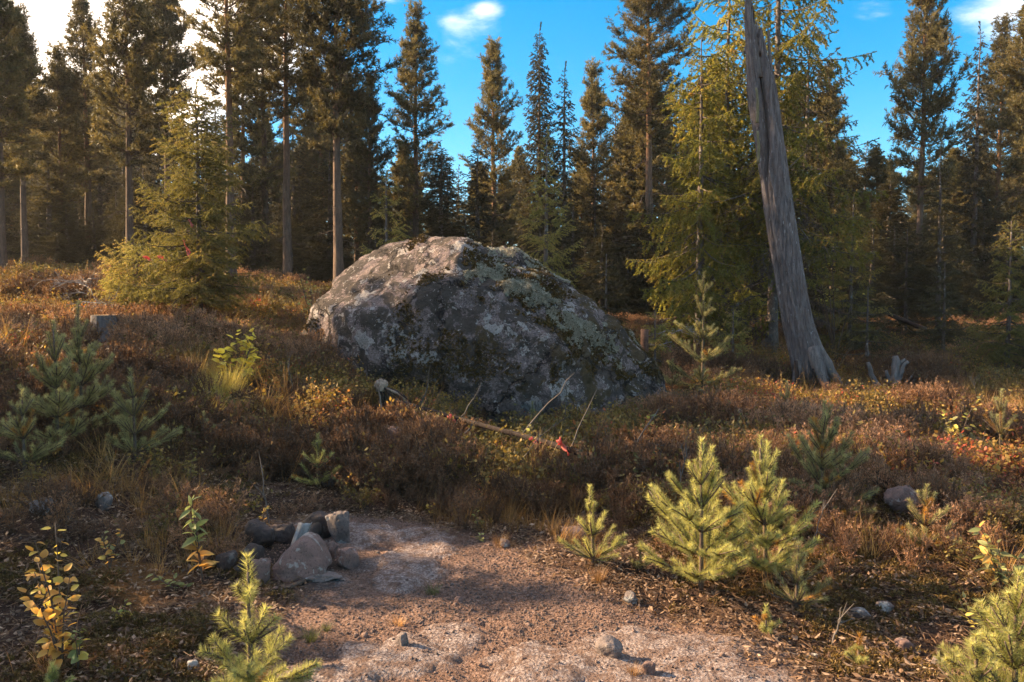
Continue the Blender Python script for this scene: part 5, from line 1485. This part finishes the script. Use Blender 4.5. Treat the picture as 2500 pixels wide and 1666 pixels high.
ribbon(*on_log(.48), 24, 12, 7, 'faded pink ribbon end on the shaded fallen log')
ribbon(*on_log(.20, -.12), 12, 20, 8, 'dull orange ribbon hanging under the upper log')

# ------------------------------------------------------------------ young pines with needle shoots
def shoot_mesh(rng, L, nl, nw, dens, mat, k=3):
    g = G(); n = 6; t = np.linspace(0, 1, n)
    path = np.stack([t * L, .02 * L * np.sin(t * 3), .03 * L * t ** 2], 1)
    V, T = tube(path, np.linspace(.0055, .0035, n), 5); g.add(V, T, 1, .5, True)
    V, T, a = needles(rng, path[:-1], path[1:], dens, k, nl, nw, .95, .0, np.linspace(.35, .75, n - 1), .25); g.add(V, T, 0, a)
    V, T, a = needles(rng, path[-1:], path[-1:] + [.012, 0, 0], .0012, 4, nl * .9, nw, 1.3, 0, .85, .15); g.add(V, T, 0, a)
    return g.mesh('shoot', [mat, MT['twig']])
SH = {}
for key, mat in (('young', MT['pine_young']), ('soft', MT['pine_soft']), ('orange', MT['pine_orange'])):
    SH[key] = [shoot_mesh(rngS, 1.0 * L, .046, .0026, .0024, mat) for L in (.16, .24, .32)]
SHL = (.16, .24, .32)
def young_pine(px, py, top, seed, label, key='young', spread=1.0, whorls=None, lean=0.0, base=None, leaders=1, orange=.06, dens=1.0, nsize=1.0):
    rng = np.random.default_rng(seed)
    p = hit(px, py) if base is None else base
    H = h_for(p, top)
    root = thing('young_pine', p, label, 'young pine')
    def put(a, d, L, k=key, thick=1.0):
        i = int(np.argmin([abs(q - L) for q in SHL])); s = L / SHL[i]; c = nsize * min(1.25, max(.75, (H / 1.0) ** .25))
        if rng.random() < orange and k == key: k = 'orange'
        obj('shoot', SH[k][i], root, mat4(frame_to(d, rng.uniform(0, 6.28)) @ np.diag([s, c * thick, c * thick]), a))
    t = np.linspace(0, 1, 10); path = np.stack([lean * H * t ** 1.5, np.sin(t * 4 + seed) * .012 * H, (H - .05) * t], 1)
    me = mk_mesh('stem', *tube(path, np.linspace(.011 + .006 * H, .005, 10), 7), [MT['twig']], smooth=True); obj('stem', me, root)
    W = whorls or max(2, int(round(H / .20)))
    lead = .30 * H if H < .8 else min(.34, .28 * H)
    zs = np.linspace(.09 * H, H - lead, W)
    def pt(z): return np.array([np.interp(z, path[:, 2], path[:, i]) for i in range(3)])
    # needles along the main stem
    zz = H - lead
    put(pt(zz), np.array([lean * .8, rng.normal(0, .05), 1]), H - zz, thick=1.1)
    zlow = .10 * H
    while zz > zlow:
        L = min(.26, zz - zlow + .06); zz -= L * .92; put(pt(zz), np.array([lean * .6, 0, 1]), L, thick=.9)
    for wi, z in enumerate(zs):
        f = wi / max(1, W - 1)
        n = int(round((6 if wi < W - 1 else 4) * dens)); a0 = rng.uniform(0, 6.28)
        Lb = spread * H * (.44 - .26 * f) * 1.0
        for i in range(n):
            az = a0 + i * 6.283 / n + rng.normal(0, .2); el = R(24 + 34 * f + rng.normal(0, 10)); L = Lb * rng.uniform(.55, 1.2)
            d = np.array([math.cos(az) * math.cos(el), math.sin(az) * math.cos(el), math.sin(el)])
            a = pt(z); e = a + d * L; up = norm(d + [0, 0, .35])
            nseg = max(1, int(math.ceil(L / .24)))
            bw = np.array([a + (e - a) * u + np.array([0, 0, .05 * L * u * u]) for u in np.linspace(0, 1, 5)])
            obj('branch', mk_mesh('branch', *tube(bw, np.linspace(.006, .003, 5), 5), [MT['twig']], smooth=True), root)
            if nseg == 1: put(a + d * L * .12, up, L * .95)
            else:
                for s_ in range(nseg):
                    u0 = .2 + .8 * s_ / nseg; q = a + (e - a) * u0
                    put(q, up if s_ == nseg - 1 else d, L * .8 / nseg * 1.12)
                    if s_ >= 1 or nseg < 3:
                        for sd in (-1, 1):
                            d2 = norm(d + sd * np.cross(d, [0, 0, 1]) * rng.uniform(.5, .9) + [0, 0, .25]); put(q, d2, L * rng.uniform(.30, .45))
    return root
young_pine(612, 1705, 1368, 1, 'green young pine in the foreground left of the bottom middle', spread=.95, whorls=3, orange=.02, dens=.8, nsize=1.35)
young_pine(1712, 1448, 1080, 2, 'sunlit young pine, left one of the bright pair at right', spread=1.15, whorls=5, orange=.02, dens=1.0, lean=-.02)
young_pine(1868, 1425, 1075, 3, 'sunlit young pine, right one of the bright pair', spread=1.15, whorls=5, orange=.05, dens=.95, lean=-.05)
young_pine(1945, 1490, 1330, 26, 'shaded bushy pine seedling at the lower right of the bright pair', 'soft', spread=1.3, whorls=3, orange=.12)
young_pine(60, 1150, 960, 27, 'shaded young pine low at the left edge', 'soft', spread=1.2, whorls=3, orange=.05)
young_pine(1640, 985, 880, 28, 'shaded young pine at the right foot of the boulder slope', 'soft', spread=1.0, whorls=3)
young_pine(1448, 1385, 1194, 4, 'small sunlit pine seedling left of the bright pair', spread=.95, whorls=3, orange=.04, lean=-.05)
young_pine(2475, 1730, 1405, 5, 'bright young pine cut off at the bottom right corner', spread=1.25, whorls=4, orange=.0, nsize=1.35)
young_pine(2380, 1740, 1555, 25, 'bright pine tips rising at the bottom right edge', spread=1.2, whorls=3, orange=.0, nsize=1.3)
young_pine(140, 1120, 790, 6, 'grey-green young pine standing at the left, nearest the edge', 'soft', spread=.9, whorls=4, orange=.06)
young_pine(200, 1085, 742, 7, 'taller grey-green young pine behind the one at the left', 'soft', spread=.85, whorls=5, orange=.05)
young_pine(330, 1130, 905, 8, 'hazy bushy young pine in the shade left of centre', 'soft', spread=1.1, whorls=4, orange=.08)
young_pine(1716, 940, 668, 9, 'young pine with a pale lit leader in front of the golden spruces', 'soft', spread=.7, whorls=5, base=gp(1716, 12.8), orange=.02)
young_pine(2005, 1260, 985, 10, 'broad shaded young pine right behind the bright pair', 'soft', spread=1.1, whorls=5, orange=.1)
young_pine(2440, 1130, 955, 11, 'pale young pine near the right edge above the grey stone', 'soft', spread=1.0, whorls=3)
young_pine(778, 1195, 1065, 12, 'little young pine with lit tips in the heather left of centre', 'young', spread=1.0, whorls=3)
young_pine(1870, 1550, 1490, 13, 'tiny pine seedling below the bright pair', 'young', spread=1.2, whorls=2, orange=.2)
young_pine(1563, 1395, 1325, 14, 'tiny shaded seedling between the small pine and the bright pair', 'soft', spread=1.0, whorls=2)
young_pine(2095, 1625, 1560, 15, 'tiny yellowish seedling in the right hollow', 'young', spread=1.0, whorls=2, orange=.3)
young_pine(130, 1720, 1630, 16, 'pine tips poking up at the bottom left corner', 'young', spread=1.1, whorls=2)
young_pine(1300, 1075, 985, 17, 'faint shaded young pine in front of the boulder middle', 'soft', spread=.8, whorls=2)
young_pine(1920, 1080, 935, 18, 'shaded bushy young pine before the snag foot', 'soft', spread=1.1, whorls=3)
young_pine(2260, 1350, 1190, 19, 'dim young pine in the right hollow', 'soft', spread=1.1, whorls=3, orange=.15)
young_pine(500, 1130, 1010, 20, 'low shaded young pine left of the little lit one', 'soft', spread=1.2, whorls=3, orange=.1)

# ------------------------------------------------------------------ leafy saplings
def leaf_mesh(L, W, fold, curl, mat, point=1.0, n=5):
    t = np.linspace(0, 1, n + 1); w = np.sin(np.pi * t ** .8) ** .8 * (1 - .15 * point * t) * W / 2
    z = -curl * L * t ** 2
    V = [np.stack([t * L, np.zeros(n + 1), z], 1), np.stack([t * L, w, z + fold * w], 1), np.stack([t * L, -w, z + fold * w], 1)]
    V = np.concatenate(V); m = n + 1; F = []
    for i in range(n): F += [[i, i + 1, m + i + 1], [i, m + i + 1, m + i], [i, 2 * m + i, 2 * m + i + 1], [i, 2 * m + i + 1, i + 1]]
    return mk_mesh('leaf', V, np.array(F), [mat], rnd=np.clip(.3 + .5 * np.tile(t, 3), 0, 1), smooth=True)
LV = {}
def leaves(shape, mat):
    key = (shape, mat)
    if key not in LV:
        if shape == 'round': LV[key] = [leaf_mesh(1, .85, .25, c, MT[mat], .5) for c in (.1, .3, -.1)]
        elif shape == 'birch': LV[key] = [leaf_mesh(1, .72, .25, c, MT[mat]) for c in (.15, .35, -.1)]
        else: LV[key] = [leaf_mesh(1, .42, .35, c, MT[mat]) for c in (.2, .4, 0)]
    return LV[key]
def leafy(px, py, top, wpx, seed, label, mats, shape='birch', leaf=.045, n=40, stems=3, cat='sapling', low=.2, up=.6, base=None, name='leafy_sapling', lean=0.0, split=None):
    rng = np.random.default_rng(seed); p = hit(px, py) if base is None else base; H = h_for(p, top); W = wpx * p[1] / F_PX
    root = thing(name, p, label, cat); paths = []
    for s in range(stems):
        e = np.array([(rng.uniform(-.5, .5) if stems > 1 else 0) * W * .9 + lean * H, rng.uniform(-.4, .4) * W * (stems > 1), H * (1 if s == 0 else rng.uniform(.6, .98))]); t = np.linspace(0, 1, 9)[:, None]
        pth = e * t * np.array([1, 1, 1]) + np.array([[1, 1, 0]]) * (e * (t ** 2 - t) * .4) + np.cumsum(rng.normal(0, .006, (9, 3)), 0) * t
        paths.append(pth)
        obj('stem', mk_mesh('stem', *tube(pth, np.linspace(.003 + .004 * H, .0015, 9), 5), [MT['twig']], smooth=True), root)
    for i in range(n):
        pth = paths[i % stems]; u = low + (1 - low) * ((i // stems + rng.random() * .8) / max(1, n / stems)); u = min(u, 1); f = u * 8; j = min(7, int(f)); q = pth[j] + (pth[j + 1] - pth[j]) * (f - j)
        az = i * 2.4 + rng.normal(0, .4); ls = leaf * rng.uniform(.7, 1.25) * (1.1 - .35 * u)
        d = norm(np.array([math.cos(az), math.sin(az), up * rng.uniform(-.6, 1.4)]))
        off = W * .16 * rng.random() * (1 - .5 * u) if shape != 'willow' else 0.0
        a = q + d * off
        m = mats[0] if (split is None or u < split) else mats[1]
        if split is None: m = mats[rng.integers(len(mats))]
        L_ = leaves(shape, m)
        obj('leaf', L_[rng.integers(len(L_))], root, mat4(frame_to(d, rng.normal(0, .6)) * ls, a))
    return root
leafy(150, 1640, 1292, 190, 1, 'birch sapling with orange-yellow leaves at the bottom left', ['leaf_orange', 'leaf_orange', 'leaf_yellow'], 'birch', .056, 120, 6, low=.12, name='birch_sapling', lean=-.12)
leafy(495, 1425, 1215, 90, 2, 'willow shoot with pale green top and yellow lower leaves by the fire ring', ['leaf_orange', 'leaf_green'], 'willow', .095, 44, 2, low=.12, name='willow_sapling', split=.42, up=.9)
leafy(430, 1450, 1395, 120, 3, 'low olive willow leaves at the foot of the pale willow shoot', ['leaf_olive', 'leaf_green'], 'willow', .06, 22, 4, low=.3, name='willow_sapling')
leafy(268, 1395, 1288, 70, 4, 'small brownish-orange birch seedling in the left shade', ['leaf_orange', 'leaf_olive'], 'birch', .04, 34, 3, name='birch_sapling')
leafy(585, 950, 800, 130, 5, 'yellow-leaved aspen sapling glowing in the sun left of the boulder', ['lime_leaf', 'lime_leaf', 'leaf_yellow'], 'round', .11, 120, 8, low=.30, name='aspen_sapling')
leafy(1292, 1150, 1042, 100, 6, 'pale willow sprig in front of the boulder middle', ['leaf_green', 'leaf_olive'], 'willow', .10, 26, 4, name='willow_sapling')
leafy(1588, 1120, 1000, 60, 7, 'yellowish birch sapling at the right foot of the boulder', ['leaf_yellow', 'leaf_olive'], 'birch', .07, 40, 2, name='birch_sapling')
leafy(765, 790, 640, 170, 8, 'green birch bush beside the left shoulder of the boulder', ['leaf_green', 'leaf_green', 'leaf_olive'], 'birch', .075, 90, 8, base=gp(765, 13.6), low=.2, name='birch_bush')
leafy(2335, 1120, 975, 90, 9, 'yellow-green birch sapling above the grey stone at right', ['leaf_yellow', 'leaf_olive'], 'birch', .07, 46, 3, name='birch_sapling')
leafy(1706, 1010, 920, 60, 10, 'pale green willow sprig under the young pine with lit leader', ['leaf_green', 'leaf_olive'], 'willow', .09, 24, 2, name='willow_sapling')
leafy(2445, 1450, 1285, 190, 11, 'hazy olive willow bush near the right edge', ['leaf_olive', 'leaf_green', 'leaf_olive', 'leaf_orange'], 'willow', .085, 64, 7, name='willow_bush')
leafy(2400, 1560, 1480, 120, 12, 'low olive willow leaves above the bottom right pine', ['leaf_olive', 'leaf_yellow'], 'willow', .06, 26, 4, name='willow_sapling')
for i, (a, lab) in enumerate([((947, 1210, 1148, 46), 'little lit willow seedling below the shaded stone'), ((1260, 1228, 1190, 20), 'tiny pale leaf sprig in the shade before the boulder'), ((1047, 1265, 1220, 24), 'tiny shaded leaf sprig at the top of the gravel, left'), ((1168, 1290, 1242, 30), 'tiny yellow birch seedling at the top of the gravel, right'), ((308, 1515, 1468, 44), 'tiny orange birch seedling on the mossy soil at left'),
                              ((632, 1312, 1226, 50), 'shaded birch seedling just behind the fire ring'), ((300, 940, 890, 30), 'pale leaf sprig among the left young pines'), ((190, 1645, 1530, 60), 'yellow-leaved birch twig low at the bottom left'), ((1230, 1010, 960, 20), 'faint leaf sprig beside the upper log'), ((1170, 1325, 1300, 16), 'tiny green seedling on the gravel edge')]):
    leafy(*a, 50 + i, lab, [['leaf_green', 'leaf_olive'], ['leaf_yellow', 'leaf_green'], ['leaf_yellow', 'leaf_orange']][i % 3], 'birch' if i not in (0, 1, 6) else 'willow', .04 if i not in (7,) else .05, 12 if i != 7 else 18, 2, name='leafy_seedling', cat='seedling')
# tall leafy bush in the shade behind, right of the snag
leafy(1970, 780, 470, 260, 30, 'yellow-green birch bush lit in the gloom right of the snag', ['leaf_olive', 'leaf_olive', 'leaf_yellow'], 'birch', .085, 110, 7, base=gp(2040, 17.6), low=.45, name='birch_bush')

# ------------------------------------------------------------------ single grass tufts on the outcrop
for i, (px, py, w, h, mat, lab) in enumerate([(1222, 1335, 50, 48, 'straw_plain', 'pale orange dry grass tuft above the gravel'), (972, 1528, 60, 34, 'straw_plain', 'rusty grass tuft on the gravel left of centre'), (1460, 1425, 50, 60, 'straw_plain', 'dry grass tuft right under the small sunlit pine'), (1452, 1375, 54, 60, 'straw_plain', 'orange grass clump around the small sunlit pine stem'), (1545, 1650, 46, 36, 'straw_plain', 'rusty grass tuft at the bottom right of the slab'), (1056, 1452, 50, 34, 'grass_green', 'small green grass cushion on the gravel in the middle'),
                                             (796, 1538, 34, 26, 'grass_green', 'small green tuft right of the foreground pine'), (640, 1320, 70, 54, 'straw_plain', 'reddish grass behind the fire ring'), (120, 1640, 90, 60, 'straw_plain', 'dark rusty grass clump under the bottom left birch'), (1345, 1305, 40, 30, 'straw_plain', 'thin grass tuft left of the low grey stone'), (760, 1570, 50, 50, 'grass_green', 'yellow-green tuft at the right side of the foreground pine'), (520, 1010, 150, 115, 'straw_sunlit', 'backlit golden grass clump left of the red berry shrubs'), (560, 965, 130, 100, 'straw_sunlit', 'sunlit golden grass below the yellow aspen'), (490, 1060, 130, 100, 'straw_sunlit', 'lower golden grass clump in the sunny heather')]):
    pass
    if mat == 'straw_sunlit' and mat not in MT: MT['straw_sunlit'] = foliage_mat('sunlit_grass', [(0, (0.28, 0.20, 0.05)), (1, (0.55, 0.45, 0.14))], .45)  # backlight on the grass put into a brighter, yellower colour
    q = hit(px, py); k = q[1] / F_PX; g = blades(np.random.default_rng(300 + i), 130 if w < 100 else 420, h * k, 0, .0026 * max(1, q[1] / 5), w / h * .55, .5, w * k * .18)
    obj('grass_tuft', g.mesh('grass_tuft', [MT[mat]]), None, mat4(np.eye(3), q), lab, 'grass tuft')
# fine dry grass stalks before the boulder
for i, (px, py, top, lab) in enumerate([(1010, 1080, 905, 'thin drooping grass stalks before the left half of the boulder'), (960, 1060, 930, 'fine dry grass stalks beside the pale broken root'), (470, 900, 780, 'dry grass stalks in the heather left of the aspen'), (100, 1640, 1500, 'dry grass stalks bending at the bottom left'), (2450, 960, 850, 'pale dry grass stalks on the right mound'), (1890, 1440, 1330, 'thin stalk grass behind the right one of the bright pair')]):
    q = hit(px, py); k = q[1] / F_PX; g = blades(np.random.default_rng(400 + i), 16, (py - top) * k, 0, .004, .4, .5, .12)
    obj('grass_stalks', g.mesh('grass_stalks', [MT['straw_plain']]), None, mat4(np.eye(3), q), lab, 'grass')

# ------------------------------------------------------------------ added haze, lifts and warms the shadows
def haze():          # HAZE
    x0, x1, y0, y1, z0, z1 = -130, 130, -90, 150, -4.0, 24.0
    V = np.array([[x, y, z] for x in (x0, x1) for y in (y0, y1) for z in (z0, z1)])
    F = np.array([[0, 1, 3, 2], [4, 6, 7, 5], [0, 4, 5, 1], [2, 3, 7, 6], [0, 2, 6, 4], [1, 5, 7, 3]])
    m = bpy.data.materials.new('haze'); m.use_nodes = True; n, l = m.node_tree.nodes, m.node_tree.links; n.clear()
    pv = n.new('ShaderNodeVolumePrincipled'); pv.inputs['Color'].default_value = (1.0, .93, .86, 1); pv.inputs['Density'].default_value = HAZE_D; pv.inputs['Anisotropy'].default_value = .35
    o = n.new('ShaderNodeOutputMaterial'); l.new(pv.outputs[0], o.inputs['Volume'])
    obj('haze', mk_mesh('haze', V, F, [m]), kind='stuff', label='thin warm haze volume added to lift the shadows')
HAZE_D = 0.0005
haze()
